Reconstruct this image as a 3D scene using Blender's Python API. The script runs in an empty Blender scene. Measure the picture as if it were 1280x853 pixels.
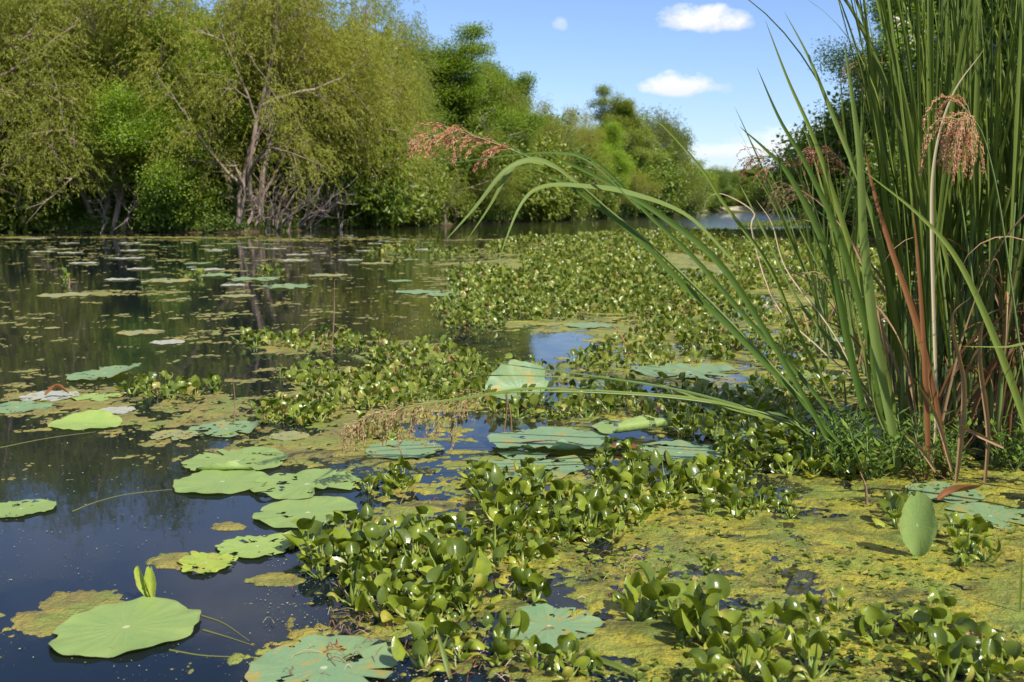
import bpy, math, random
import numpy as np
from mathutils import Vector

SC = bpy.context.scene
COL = SC.collection
R = math.radians
PI = math.pi
rs = np.random.RandomState(7)
random.seed(7)

# ------------------------------------------------------------------ camera model
W0, H0, FPX, PITCH, CH = 1280.0, 853.0, 1300.0, R(7.4), 1.3
CAM = np.array([0.0, 0.0, CH])
FWD = np.array([0, math.cos(PITCH), -math.sin(PITCH)])
UPV = np.array([0, math.sin(PITCH), math.cos(PITCH)])

def ray(px, py):
    return FWD + np.array([(px - W0 / 2) / FPX, 0, 0]) + UPV * ((H0 / 2 - py) / FPX)

def G(px, py, z=0.0):
    d = ray(px, py)
    t = (z - CH) / d[2]
    return CAM + d * t

def P(px, py, Y):
    d = ray(px, py)
    return CAM + d * (Y / d[1])

# ------------------------------------------------------------------ noise
_tab = np.random.RandomState(3).rand(256, 256)
def vnoise(x, y):
    x = np.asarray(x, float); y = np.asarray(y, float)
    xi = np.floor(x).astype(int); yi = np.floor(y).astype(int)
    fx = x - xi; fy = y - yi
    fx = fx * fx * (3 - 2 * fx); fy = fy * fy * (3 - 2 * fy)
    a = _tab[xi & 255, yi & 255]; b = _tab[(xi + 1) & 255, yi & 255]
    c = _tab[xi & 255, (yi + 1) & 255]; d = _tab[(xi + 1) & 255, (yi + 1) & 255]
    return (a * (1 - fx) + b * fx) * (1 - fy) + (c * (1 - fx) + d * fx) * fy
def fbm(x, y, o=4):
    s = 0; a = 0.5; t = 0
    for i in range(o):
        s = s + a * vnoise(x * 2 ** i + 17.3 * i, y * 2 ** i + 5.1 * i); t += a; a *= 0.5
    return s / t

# ------------------------------------------------------------------ mesh builder
class MB:
    def __init__(s):
        s.v = []; s.f = []; s.uv = []; s.mi = []; s.n = 0
    def add(s, V, F, uv=None, mi=0):
        V = np.asarray(V, float).reshape(-1, 3)
        F = np.asarray(F, int)
        if F.shape[1] == 3:
            F = np.hstack([F, -np.ones((len(F), 1), int) - s.n])
        s.v.append(V); s.f.append(F + s.n)
        s.uv.append(np.zeros((len(V), 2)) if uv is None else np.asarray(uv, float))
        s.mi.append(np.full(len(F), mi)); s.n += len(V)
    def mesh(s, name, mats, smooth=True):
        V = np.vstack(s.v); F = np.vstack(s.f); UV = np.vstack(s.uv); MI = np.concatenate(s.mi)
        me = bpy.data.meshes.new(name)
        mask = F >= 0
        sizes = mask.sum(1)
        loops = F[mask]
        me.vertices.add(len(V)); me.vertices.foreach_set('co', V.ravel())
        me.loops.add(len(loops)); me.loops.foreach_set('vertex_index', loops.astype(np.int32))
        me.polygons.add(len(F))
        st = np.concatenate([[0], np.cumsum(sizes)[:-1]]).astype(np.int32)
        me.polygons.foreach_set('loop_start', st)
        me.polygons.foreach_set('loop_total', sizes.astype(np.int32))
        me.polygons.foreach_set('material_index', MI.astype(np.int32))
        me.polygons.foreach_set('use_smooth', np.full(len(F), smooth))
        uvl = me.uv_layers.new(name='UVMap')
        uvl.data.foreach_set('uv', UV[loops].ravel())
        for m in (mats if isinstance(mats, (list, tuple)) else [mats]):
            me.materials.append(m)
        me.update(); me.validate()
        return me
    def build(s, name, mats, parent=None, loc=(0, 0, 0), smooth=True):
        return link(name, s.mesh(name, mats, smooth), parent, loc)

def link(name, data, parent=None, loc=(0, 0, 0)):
    o = bpy.data.objects.new(name, data); COL.objects.link(o)
    o.location = [float(q) for q in loc]
    if parent is not None: o.parent = parent
    return o
def tag(o, label=None, cat=None, group=None, kind=None):
    if label: o['label'] = label
    if cat: o['category'] = cat
    if group: o['group'] = group
    if kind: o['kind'] = kind
    return o
def empty(name, loc, rz=0.0, s=1.0):
    o = bpy.data.objects.new(name, None); COL.objects.link(o)
    o.location = [float(q) for q in loc]; o.rotation_euler = (0, 0, rz); o.scale = (s, s, s)
    o.empty_display_size = 0.1
    return o
def dup(root, loc, rz=0.0, s=(1, 1, 1), color=None):
    c = root.copy(); COL.objects.link(c)
    c.location = [float(q) for q in loc]; c.rotation_euler = (0, 0, rz)
    c.scale = s if isinstance(s, (tuple, list)) else (s, s, s)
    for ch in root.children:
        d = ch.copy(); COL.objects.link(d); d.parent = c
        if color is not None: d.color = color
    if color is not None: c.color = color
    return c

def nrm(a):
    a = np.asarray(a, float)
    return a / np.maximum(np.linalg.norm(a, axis=-1, keepdims=True), 1e-9)

def smooth_curve(pts, n):
    """Catmull-Rom through pts, resampled to n points"""
    p = np.asarray(pts, float)
    q = np.vstack([2 * p[0] - p[1], p, 2 * p[-1] - p[-2]])
    m = len(p) - 1
    t = np.linspace(0, m, n); i = np.minimum(t.astype(int), m - 1); u = (t - i)[:, None]
    a, b, c, d = q[i], q[i + 1], q[i + 2], q[i + 3]
    return 0.5 * ((2 * b) + (-a + c) * u + (2 * a - 5 * b + 4 * c - d) * u ** 2 + (-a + 3 * b - 3 * c + d) * u ** 3)

def tube(mb, pts, rad, k=6, mi=0, cap=True):
    p = np.asarray(pts, float); n = len(p); rad = np.broadcast_to(np.asarray(rad, float), (n,))
    t = nrm(np.gradient(p, axis=0))
    ref = np.array([0.31, 0.22, 0.92]) if abs(t[0][2]) < 0.9 else np.array([1.0, 0.1, 0])
    a = nrm(np.cross(t, ref)); b = np.cross(t, a)
    th = np.arange(k) * 2 * PI / k
    V = p[:, None, :] + rad[:, None, None] * (np.cos(th)[None, :, None] * a[:, None, :] + np.sin(th)[None, :, None] * b[:, None, :])
    i = np.arange(n - 1)[:, None] * k; j = np.arange(k)[None, :]; j2 = (j + 1) % k
    F = np.stack([i + j, i + j2, i + k + j2, i + k + j], -1).reshape(-1, 4)
    uv = np.stack(np.meshgrid(np.linspace(0, 1, n), th / (2 * PI), indexing='ij'), -1).reshape(-1, 2)
    mb.add(V.reshape(-1, 3), F, uv, mi)

def ribbon(mb, pts, w, ref, fold=0.25, mi=0, twist=0.0):
    """leaf blade: V-section ribbon along pts; ref = approx face normal"""
    p = np.asarray(pts, float); n = len(p)
    w = np.broadcast_to(np.asarray(w, float), (n,))
    t = nrm(np.gradient(p, axis=0))
    ref = np.broadcast_to(np.asarray(ref, float), (n, 3))
    s = nrm(np.cross(t, ref)); nn = np.cross(s, t)
    if twist:
        a = np.linspace(0, twist, n)[:, None]
        s, nn = s * np.cos(a) + nn * np.sin(a), nn * np.cos(a) - s * np.sin(a)
    cols = []
    for q, h in ((-1, 0), (-.5, -.6), (0, -1), (.5, -.6), (1, 0)):
        cols.append(p + s * (q * w / 2)[:, None] + nn * (h * fold * w / 2)[:, None])
    V = np.stack(cols, 1).reshape(-1, 3)
    i = np.arange(n - 1)[:, None] * 5; j = np.arange(4)[None, :]
    F = np.stack([i + j, i + j + 1, i + 5 + j + 1, i + 5 + j], -1).reshape(-1, 4)
    L = np.concatenate([[0], np.cumsum(np.linalg.norm(np.diff(p, axis=0), axis=1))])
    uv = np.stack(np.meshgrid(L, np.linspace(0, 1, 5), indexing='ij'), -1).reshape(-1, 2)
    mb.add(V, F, uv, mi)

def leaves(mb, C, A, S, L, Wd, mi=0, fold=0.0):
    """many diamond leaves"""
    n = len(C); A = nrm(A); S = nrm(S - A * (S * A).sum(1, keepdims=True))
    L = np.broadcast_to(L, (n,))[:, None]; Wd = np.broadcast_to(Wd, (n,))[:, None]
    N = np.cross(A, S)
    b = C; tip = C + A * L - N * L * 0.1
    l = C + A * L * 0.45 - S * Wd / 2 + N * Wd * fold; r = C + A * L * 0.45 + S * Wd / 2 + N * Wd * fold
    V = np.stack([b, r, tip, l], 1).reshape(-1, 3)
    F = (np.arange(n)[:, None] * 4 + np.arange(4)[None, :])
    uv = np.tile(np.array([[0, .5], [.5, 1], [1, .5], [.5, 0]]), (n, 1))
    mb.add(V, F, uv, mi)

# ------------------------------------------------------------------ materials
def newmat(name):
    m = bpy.data.materials.new(name); m.use_nodes = True
    nt = m.node_tree; nt.nodes.clear()
    out = nt.nodes.new('ShaderNodeOutputMaterial')
    return m, nt, out
class N:
    def __init__(s, nt): s.nt = nt
    def __call__(s, typ, ins=None, **kw):
        n = s.nt.nodes.new('ShaderNode' + typ)
        for k, v in kw.items(): setattr(n, k, v)
        if ins:
            for k, v in ins.items():
                sock = n.inputs[k]
                if isinstance(v, bpy.types.NodeSocket): s.nt.links.new(v, sock)
                else: sock.default_value = v
        return n
    def math(s, op, a, b=None, c=None, clamp=False):
        ins = {0: a}
        if b is not None: ins[1] = b
        if c is not None: ins[2] = c
        n = s('Math', ins, operation=op); n.use_clamp = clamp
        return n.outputs[0]
    def mix(s, f, a, b, blend='MIX'):
        n = s('Mix', None, data_type='RGBA', blend_type=blend)
        for i, v in ((0, f), (6, a), (7, b)):
            if isinstance(v, bpy.types.NodeSocket): s.nt.links.new(v, n.inputs[i])
            else: n.inputs[i].default_value = v if i == 0 else (*v[:3], 1)
        return n.outputs[2]
    def ramp(s, f, stops, interp='LINEAR'):
        n = s('ValToRGB', {0: f}); cr = n.color_ramp; cr.interpolation = interp
        while len(cr.elements) > 1: cr.elements.remove(cr.elements[-1])
        cr.elements[0].position = stops[0][0]; cr.elements[0].color = (*stops[0][1], 1)
        for p, c in stops[1:]:
            e = cr.elements.new(p); e.color = (*c, 1)
        return n.outputs[0]
    def noise(s, vec, scale, detail=4, rough=.55, dist=0.0, out=0):
        ins = {'Scale': scale, 'Detail': detail, 'Roughness': rough, 'Distortion': dist}
        if vec is not None: ins['Vector'] = vec
        return s('TexNoise', ins).outputs[out]
    def mapping(s, vec, sc=(1, 1, 1), rot=(0, 0, 0), loc=(0, 0, 0)):
        return s('Mapping', {'Vector': vec, 'Scale': sc, 'Rotation': rot, 'Location': loc}).outputs[0]

def g3(v): return (v, v, v)

def leaf_mat(name, stops, transl=0.35, rough=0.5, spec=0.5, objcol=False, tcol=(1.25, 1.2, .45), streak=False, spots=0.0, vary=None, bump=0.0):
    m, nt, out = newmat(name); n = N(nt)
    geo = n('NewGeometry')
    rnd = geo.outputs['Random Per Island']
    col = n.ramp(rnd, stops)
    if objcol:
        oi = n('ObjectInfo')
        col = n.mix(1.0, col, oi.outputs['Color'], 'MULTIPLY')
    tc = n('TexCoord')
    if streak:
        mp = n.mapping(tc.outputs['UV'], (3, 38, 1))
        ns = n.noise(mp, 1.0, 3)
        col = n.mix(n.math('MULTIPLY', n.ramp(ns, [(.35, g3(0)), (.7, g3(1))]), .5), col, n.mix(1.0, col, (1.5, 1.4, 1.3), 'MULTIPLY'))
        mp2 = n.mapping(tc.outputs['UV'], (1.6, 2, 1)); n2 = n.noise(mp2, 1.0, 4)
        col = n.mix(n.ramp(n2, [(.62, g3(0)), (.75, g3(.55))]), col, (.30, .22, .08))
    if spots:
        n3 = n.noise(tc.outputs['Object'], spots, 3, .6)
        col = n.mix(n.ramp(n3, [(.60, g3(0)), (.72, g3(.6))]), col, (.22, .17, .04))
    if vary:
        n4 = n.noise(tc.outputs['Object'], vary, 2)
        col = n.mix(n.ramp(n4, [(.3, g3(0)), (.7, g3(1))]), n.mix(1.0, col, (.75, .8, .8), 'MULTIPLY'), n.mix(1.0, col, (1.25, 1.15, 1.0), 'MULTIPLY'))
    ins = {'Base Color': col, 'Roughness': rough, 'Specular IOR Level': spec}
    if bump:
        bn = n('Bump', {'Height': n.noise(tc.outputs['Object'], 60, 3), 'Strength': bump, 'Distance': .004})
        ins['Normal'] = bn.outputs[0]
    p = n('BsdfPrincipled', ins)
    if transl:
        t = n('BsdfTranslucent', {'Color': n.mix(1.0, col, tcol, 'MULTIPLY')})
        mx = n('MixShader', {0: transl, 1: p.outputs[0], 2: t.outputs[0]})
        nt.links.new(mx.outputs[0], out.inputs[0])
    else:
        nt.links.new(p.outputs[0], out.inputs[0])
    return m

M = {}
M['willow'] = leaf_mat('willow_foliage', [(0, (.74, .78, .5)), (.35, (1.0, 1.0, .7)), (.7, (1.2, 1.1, .8)), (.9, (1.4, 1.2, .8)), (1, (1.1, 1.25, .8))], .50, .5, .4, True)
M['broad'] = leaf_mat('broad_foliage', [(0, (.7, .75, .6)), (.4, (1, 1, .8)), (.8, (1.25, 1.2, .8)), (1, (1.5, 1.35, .7))], .48, .42, .5, True)
M['hy_leaf'] = leaf_mat('hyacinth_blade', [(0, (.09, .13, .012)), (.35, (.16, .215, .018)), (.7, (.24, .295, .027)), (.85, (.33, .36, .045)), (.92, (.36, .34, .06)), (.95, (.20, .10, .04)), (1, (.22, .12, .05))], .30, .26, .5, vary=14, bump=.2)
M['hy_far'] = leaf_mat('hyacinth_blade_small', [(0, (.075, .11, .013)), (.35, (.135, .18, .021)), (.7, (.20, .245, .032)), (.88, (.30, .32, .06)), (.93, (.36, .32, .08)), (1, (.22, .12, .05))], .30, .3, .4)
M['hy_stalk'] = leaf_mat('hyacinth_stalk', [(0, (.16, .24, .035)), (.5, (.26, .34, .06)), (.85, (.36, .40, .10)), (.95, (.38, .24, .12)), (1, (.22, .08, .06))], .2, .3, .5)
M['blade'] = leaf_mat('cutgrass_blade', [(0, (.03, .052, .010)), (.3, (.06, .095, .017)), (.55, (.12, .165, .028)), (.8, (.20, .24, .055)), (.93, (.20, .25, .07)), (1, (.30, .24, .10))], .28, .55, .18, tcol=(1.7, 1.6, .6), streak=True)
M['blade_dark'] = leaf_mat('cutgrass_blade_dark', [(0, (.04, .08, .012)), (1, (.075, .125, .02))], .25, .5, .22, tcol=(1.7, 1.6, .6), streak=True)
M['blade_pale'] = leaf_mat('cutgrass_blade_pale', [(0, (.11, .165, .035)), (1, (.165, .215, .055))], .3, .5, .2, streak=True)
M['culm'] = leaf_mat('cutgrass_culm', [(0, (.08, .13, .03)), (1, (.16, .21, .06))], .0, .4, .4)
M['sunk'] = leaf_mat('sunken_stem_skin', [(0, (.12, .12, .03)), (1, (.16, .16, .04))], 0, .4, .3)
M['dead'] = leaf_mat('dead_blade', [(0, (.14, .065, .03)), (.4, (.25, .12, .05)), (.7, (.36, .25, .14)), (1, (.50, .41, .27))], .2, .6, .2)
M['rust'] = leaf_mat('rust_blade', [(0, (.16, .065, .024)), (1, (.22, .095, .036))], .25, .55, .2, streak=True)
M['straw'] = leaf_mat('straw_blade', [(0, (.40, .30, .17)), (1, (.60, .50, .34))], .2, .6, .2)
M['spike'] = leaf_mat('red_spikelet', [(0, (.42, .13, .09)), (.4, (.55, .20, .13)), (.7, (.60, .32, .18)), (1, (.60, .48, .26))], .3, .5, .3)
M['spike_light'] = leaf_mat('salmon_spikelet', [(0, (.62, .25, .17)), (.5, (.70, .36, .24)), (.8, (.65, .50, .25)), (1, (.50, .45, .18))], .35, .5, .3)
M['spike_tan'] = leaf_mat('tan_spikelet', [(0, (.42, .27, .14)), (.5, (.50, .37, .18)), (.85, (.45, .42, .18)), (1, (.50, .20, .12))], .3, .5, .3)
M['weed'] = leaf_mat('weed_leaf', [(0, (.08, .15, .02)), (.6, (.14, .23, .035)), (1, (.24, .30, .06))], .3, .35, .5)
M['bush'] = leaf_mat('bank_foliage', [(0, (.06, .11, .016)), (.5, (.12, .19, .025)), (.9, (.20, .28, .04)), (1, (.28, .16, .07))], .35, .5, .3)
M['grass'] = leaf_mat('marsh_grass_blades', [(0, (.10, .16, .03)), (.6, (.18, .25, .05)), (1, (.32, .30, .1))], .3, .5, .3)
M['litter'] = leaf_mat('litter_pieces', [(0, (.24, .05, .03)), (.4, (.16, .08, .04)), (.8, (.25, .19, .08)), (1, (.45, .38, .25))], .0, .6, .3)
M['duck'] = leaf_mat('duckweed_specks', [(0, (.30, .32, .12)), (.5, (.38, .36, .2)), (.85, (.22, .28, .06)), (1, (.65, .65, .6))], .0, .5, .3)

def bark_mat(name, a, b, sc=3.0):
    m, nt, out = newmat(name); n = N(nt)
    tc = n('TexCoord'); mp = n.mapping(tc.outputs['Object'], (1, 1, .3))
    ns = n.noise(mp, sc, 6, .65)
    col = n.ramp(ns, [(.3, a), (.7, b)])
    bp = n('Bump', {'Height': n.noise(mp, sc * 4, 5), 'Strength': .6, 'Distance': .05})
    p = n('BsdfPrincipled', {'Base Color': col, 'Roughness': .85, 'Specular IOR Level': .2, 'Normal': bp.outputs[0]})
    nt.links.new(p.outputs[0], out.inputs[0]); return m
M['bark'] = bark_mat('willow_bark', (.16, .11, .08), (.38, .30, .23))
M['bark_pale'] = bark_mat('pale_bark', (.26, .20, .16), (.46, .38, .31))
M['bark_grey'] = bark_mat('grey_bark', (.24, .21, .18), (.48, .43, .37))
M['twig'] = bark_mat('twig_bark', (.16, .08, .05), (.36, .24, .16), 20)

# lotus pad
def lotus_mat(name, base, vein, edge, patch, algae=0.0):
    m, nt, out = newmat(name); n = N(nt)
    tc = n('TexCoord'); uv = tc.outputs['UV']
    sx = n('SeparateXYZ', {0: uv}); x, y = sx.outputs[0], sx.outputs[1]
    r = n.math('SQRT', n.math('ADD', n.math('MULTIPLY', x, x), n.math('MULTIPLY', y, y)))
    ang = n.math('ARCTAN2', y, x)
    wob = n.noise(uv, 1.6, 3)
    a2 = n.math('ADD', n.math('MULTIPLY', ang, 10.5), n.math('MULTIPLY', wob, 2.2))
    s = n.math('ABSOLUTE', n.math('SINE', a2))
    vn = n.math('SUBTRACT', 1.0, n.math('MULTIPLY', s, n.math('ADD', n.math('MULTIPLY', r, 7.0), 1.0)), clamp=True)
    vn = n.math('MULTIPLY', vn, n.math('SUBTRACT', 1.15, r, clamp=True))
    oi = n('ObjectInfo').outputs['Random']
    seed = n.math('MULTIPLY', oi, 37.0)
    mpv = n('Combine' + 'XYZ', {0: seed, 1: seed, 2: 0.0}).outputs[0]
    v2 = n('VectorMath', {0: uv, 1: mpv}, operation='ADD').outputs[0]
    big = n.noise(v2, 1.7, 5, .6)
    col = n.mix(n.ramp(big, [(.3, g3(0)), (.72, g3(1))]), base, patch)
    col = n.mix(n.math('MULTIPLY', vn, .55), col, vein)
    # worn rim
    rim = n.ramp(n.math('ADD', r, n.math('MULTIPLY', n.noise(v2, 5, 4), .22)), [(1.02, g3(0)), (1.10, g3(1))]) if False else \
        n.math('MULTIPLY', n.math('SUBTRACT', n.math('ADD', r, n.math('MULTIPLY', n.noise(v2, 6, 4), .16)), 1.055), 14.0, clamp=True)
    col = n.mix(rim, col, edge)
    sp = n.ramp(n.noise(v2, 7.5, 4, .7), [(.62, g3(0)), (.67, g3(.75))])
    col = n.mix(sp, col, (.26, .17, .06))
    if algae:
        al = n.ramp(n.noise(v2, 2.4, 5, .6), [(.62 - algae * .3, g3(0)), (.68 - algae * .3, g3(1))])
        col = n.mix(al, col, (.33, .27, .07))
    cen = n.math('MULTIPLY', n.math('SUBTRACT', .055, r), 90, clamp=True)
    col = n.mix(cen, col, (.45, .48, .25))
    h = n.math('ADD', n.math('MULTIPLY', vn, .8), n.math('MULTIPLY', n.noise(v2, 14, 5), .9))
    bp = n('Bump', {'Height': h, 'Strength': .28, 'Distance': .008})
    p = n('BsdfPrincipled', {'Base Color': col, 'Roughness': .5, 'Specular IOR Level': .32, 'Normal': bp.outputs[0]})
    t = n('BsdfTranslucent', {'Color': n.mix(1.0, col, (1.2, 1.15, .5), 'MULTIPLY')})
    mx = n('MixShader', {0: .16, 1: p.outputs[0], 2: t.outputs[0]})
    nt.links.new(mx.outputs[0], out.inputs[0]); return m
M['pad_green'] = lotus_mat('lotus_green', (.20, .30, .085), (.30, .39, .16), (.22, .15, .05), (.26, .335, .09))
M['pad_teal'] = lotus_mat('lotus_teal', (.165, .275, .135), (.26, .37, .20), (.20, .13, .05), (.22, .30, .125), .2)
M['pad_yellow'] = lotus_mat('lotus_yellow', (.36, .42, .05), (.45, .48, .14), (.25, .13, .03), (.26, .36, .05), .2)
M['pad_grey'] = lotus_mat('lotus_grey', (.42, .42, .34), (.48, .48, .4), (.3, .2, .1), (.35, .36, .28), .15)
M['pad_tan'] = lotus_mat('lotus_tan', (.25, .27, .12), (.34, .34, .2), (.25, .15, .06), (.22, .27, .14), .45)
M['pad_bright'] = lotus_mat('lotus_bright', (.24, .35, .075), (.34, .44, .16), (.25, .2, .05), (.32, .40, .10))

# water
def water_mat():
    m, nt, out = newmat('pond_water'); n = N(nt)
    geo = n('NewGeometry'); pos = geo.outputs['Position']
    n1 = n.noise(n.mapping(pos, (1, .8, 1)), 2.2, 4, .55)
    n2 = n.noise(n.mapping(pos, (1.0, 1.0, 1)), 11.0, 4, .6)
    patch = n.ramp(n.noise(n.mapping(pos, (1, .35, 1)), .16, 3), [(.45, g3(.15)), (.62, g3(1))])
    h = n.math('ADD', n.math('MULTIPLY', n1, 1.0), n.math('MULTIPLY', n.math('MULTIPLY', n2, .16), patch))
    sy = n('SeparateXYZ', {0: pos}).outputs[1]
    far = n.ramp(n.math('DIVIDE', sy, 60.0), [(.08, g3(.25)), (.35, g3(.8)), (1, g3(1.2))])
    far = n.math('ADD', far, n.math('MULTIPLY', n.math('SUBTRACT', sy, 50.0), .05, clamp=True))
    bp = n('Bump', {'Height': h, 'Strength': n.math('MULTIPLY', far, .30), 'Distance': n.math('ADD', .012, n.math('MULTIPLY', n.math('MULTIPLY', n.math('SUBTRACT', sy, 50.0), .02, clamp=True), .22))})
    mud = n.ramp(n.noise(pos, .25, 4), [(.3, (.004, .008, .014)), (.7, (.010, .014, .013))])
    pxy = n('SeparateXYZ', {0: pos})
    reg = n.math('MULTIPLY', n.math('ADD', n.math('MULTIPLY', pxy.outputs[0], 1.0), n.math('ADD', n.math('MULTIPLY', pxy.outputs[1], .28), -1.0)), 1.2, clamp=True)
    sub = n.ramp(n.noise(n.mapping(pos, (1, 1, 1)), 4.5, 6, .62, .5), [(.42, g3(0)), (.62, g3(1))])
    mud = n.mix(n.math('MULTIPLY', sub, n.math('MULTIPLY', reg, .9)), mud, (.055, .052, .013))
    p = n('BsdfPrincipled', {'Base Color': mud, 'Roughness': .025, 'IOR': 1.33, 'Specular IOR Level': .36, 'Normal': bp.outputs[0]})
    nt.links.new(p.outputs[0], out.inputs[0]); return m
M['water'] = water_mat()

def algae_mat():
    m, nt, out = newmat('algae_scum'); n = N(nt)
    geo = n('NewGeometry'); pos = geo.outputs['Position']
    a = n.noise(n.mapping(pos, (1, .8, 1)), 2.6, 6, .62, .4)
    b = n.noise(n.mapping(pos, (1, 1, 1)), 12.0, 6, .68, .6)
    c = n.noise(pos, 70.0, 3, .6)
    col = n.ramp(a, [(.28, (.09, .12, .02)), (.42, (.215, .215, .02)), (.55, (.33, .285, .024)), (.75, (.43, .365, .035))])
    dk = n.ramp(b, [(.38, g3(1)), (.56, g3(0))])
    col = n.mix(n.math('MULTIPLY', dk, .65), col, (.085, .08, .025))
    col = n.mix(n.ramp(c, [(.5, g3(0)), (.75, g3(.4))]), col, (.50, .42, .07))
    dd = n.noise(n.mapping(pos, (1, 1.5, 1), loc=(7, 3, 0)), 3.4, 7, .66, .8)
    col = n.mix(n.ramp(dd, [(.30, g3(.95)), (.40, g3(.7)), (.50, g3(0))]), col, (.045, .05, .014))
    # older brown scum further out and to the left
    px = n('SeparateXYZ', {0: pos})
    lx = n.math('MULTIPLY', n.math('ADD', n.math('MULTIPLY', px.outputs[0], -1.0), -.1), .9, clamp=True)
    col = n.mix(n.math('MULTIPLY', lx, .55), col, (.21, .155, .055))
    gr = n.ramp(n.noise(pos, 4.0, 5, .65), [(.48, g3(0)), (.62, g3(.75))])
    col = n.mix(gr, col, (.17, .22, .035))
    h = n.math('ADD', n.math('MULTIPLY', b, 1.0), n.math('MULTIPLY', c, .45))
    bp = n('Bump', {'Height': h, 'Strength': 1.0, 'Distance': .03})
    p = n('BsdfPrincipled', {'Base Color': col, 'Roughness': .5, 'Specular IOR Level': .35, 'Normal': bp.outputs[0]})
    nt.links.new(p.outputs[0], out.inputs[0]); return m
M['algae'] = algae_mat()

def ground_mat():
    m, nt, out = newmat('bank_soil'); n = N(nt)
    geo = n('NewGeometry'); pos = geo.outputs['Position']
    a = n.noise(pos, .6, 6, .6)
    z = n('SeparateXYZ', {0: pos}).outputs[2]
    col = n.ramp(a, [(.35, (.045, .07, .02)), (.6, (.08, .11, .03)), (.8, (.12, .10, .05))])
    mud = n.math('SUBTRACT', 1.0, n.math('MULTIPLY', z, 5.0), clamp=True)
    col = n.mix(mud, col, (.085, .045, .028))
    p = n('BsdfPrincipled', {'Base Color': col, 'Roughness': .9, 'Specular IOR Level': .2})
    nt.links.new(p.outputs[0], out.inputs[0]); return m
M['ground'] = ground_mat()
def plain(name, a, b, sc, rough=.8):
    m, nt, out = newmat(name); n = N(nt)
    geo = n('NewGeometry')
    col = n.ramp(n.noise(geo.outputs['Position'], sc, 5), [(.3, a), (.7, b)])
    p = n('BsdfPrincipled', {'Base Color': col, 'Roughness': rough, 'Specular IOR Level': .2})
    nt.links.new(p.outputs[0], out.inputs[0]); return m
M['sand'] = plain('pale_sand', (.42, .36, .24), (.55, .48, .34), .3)

# ------------------------------------------------------------------ SETTING: water, ground ring
mb = MB()
mb.add([(-900, -300, 0), (900, -300, 0), (900, 1500, 0), (-900, 1500, 0)], [(0, 1, 2, 3)])
tag(mb.build('water', M['water'], smooth=False), kind='structure')

SH = [(-700, 300), (-300, 294), (0, 290), (150, 291), (300, 291), (430, 287), (500, 283), (600, 280), (700, 276), (780, 273), (850, 269.5),
      (872, 266.5), (900, 265.5), (960, 265.5), (985, 267), (1000, 276), (1030, 284), (1060, 300), (1120, 312), (1280, 322), (1500, 335)]
sh_t = []; sh_r = []
for px, py in SH:
    g = G(px, py); sh_t.append(math.atan2(g[0], g[1])); sh_r.append(math.hypot(g[0], g[1]))
sh_t = np.array(sh_t); sh_r = np.array(sh_r)
ext_t = np.concatenate([[-PI, -2.2, -1.5], sh_t, [1.3, 2.2, PI]])
ext_r = np.concatenate([[2.0, 4.0, 30.0], sh_r, [6.0, 2.5, 2.0]])
def shoreR(t): return np.interp(t, ext_t, ext_r)
th = np.unique(np.concatenate([np.linspace(-PI, -.62, 60), np.linspace(-.62, .62, 520), np.linspace(.62, PI, 60)]))
offs = np.array([-1.0, -.25, 0.0, .12, .5, 1.2, 3, 8, 20, 60, 200, 700, 2500])
zz = np.array([-.25, -.08, .015, .09, .16, .25, .4, .7, 1.0, 1.6, 2.5, 4, 6])
rr = shoreR(th) * (1 + .012 * (fbm(th * 40, th * 0 + 3.3) - .5)) + .5 * (fbm(th * 60, th * 0 + 9) - .5)
rv = rr[:, None] + offs[None, :]
zv = zz[None, :] + (fbm(th * 90, th * 0 + 1)[:, None] - .5) * .12 * (offs > 0)[None, :]
V = np.stack([np.sin(th)[:, None] * rv, np.cos(th)[:, None] * rv, zv], -1).reshape(-1, 3)
k = len(offs); i = np.arange(len(th) - 1)[:, None] * k; j = np.arange(k - 1)[None, :]
F = np.stack([i + j, i + j + 1, i + k + j + 1, i + k + j], -1).reshape(-1, 4)
mb = MB(); mb.add(V, F[:, ::-1]); tag(mb.build('ground', M['ground']), kind='structure')

def bank(px, off):
    """point on the bank seen at photo column px, off metres behind the shoreline"""
    g = G(px, 400); t = math.atan2(g[0], g[1]); r = float(shoreR(t)) + off
    z = float(np.interp(off, offs, zz))
    return np.array([math.sin(t) * r, math.cos(t) * r, z])

# pale sandy beach on the far shore
mb = MB()
pts = []
for px in np.linspace(868, 965, 30):
    b = bank(px, .2); pts.append((b + [0, 0, -.08])); pts.append(bank(px, 8) + [0, 0, .55])
mb.add(pts, [(2 * q, 2 * q + 2, 2 * q + 3, 2 * q + 1) for q in range(29)])
tag(mb.build('beach', M['sand']), kind='structure')

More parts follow.
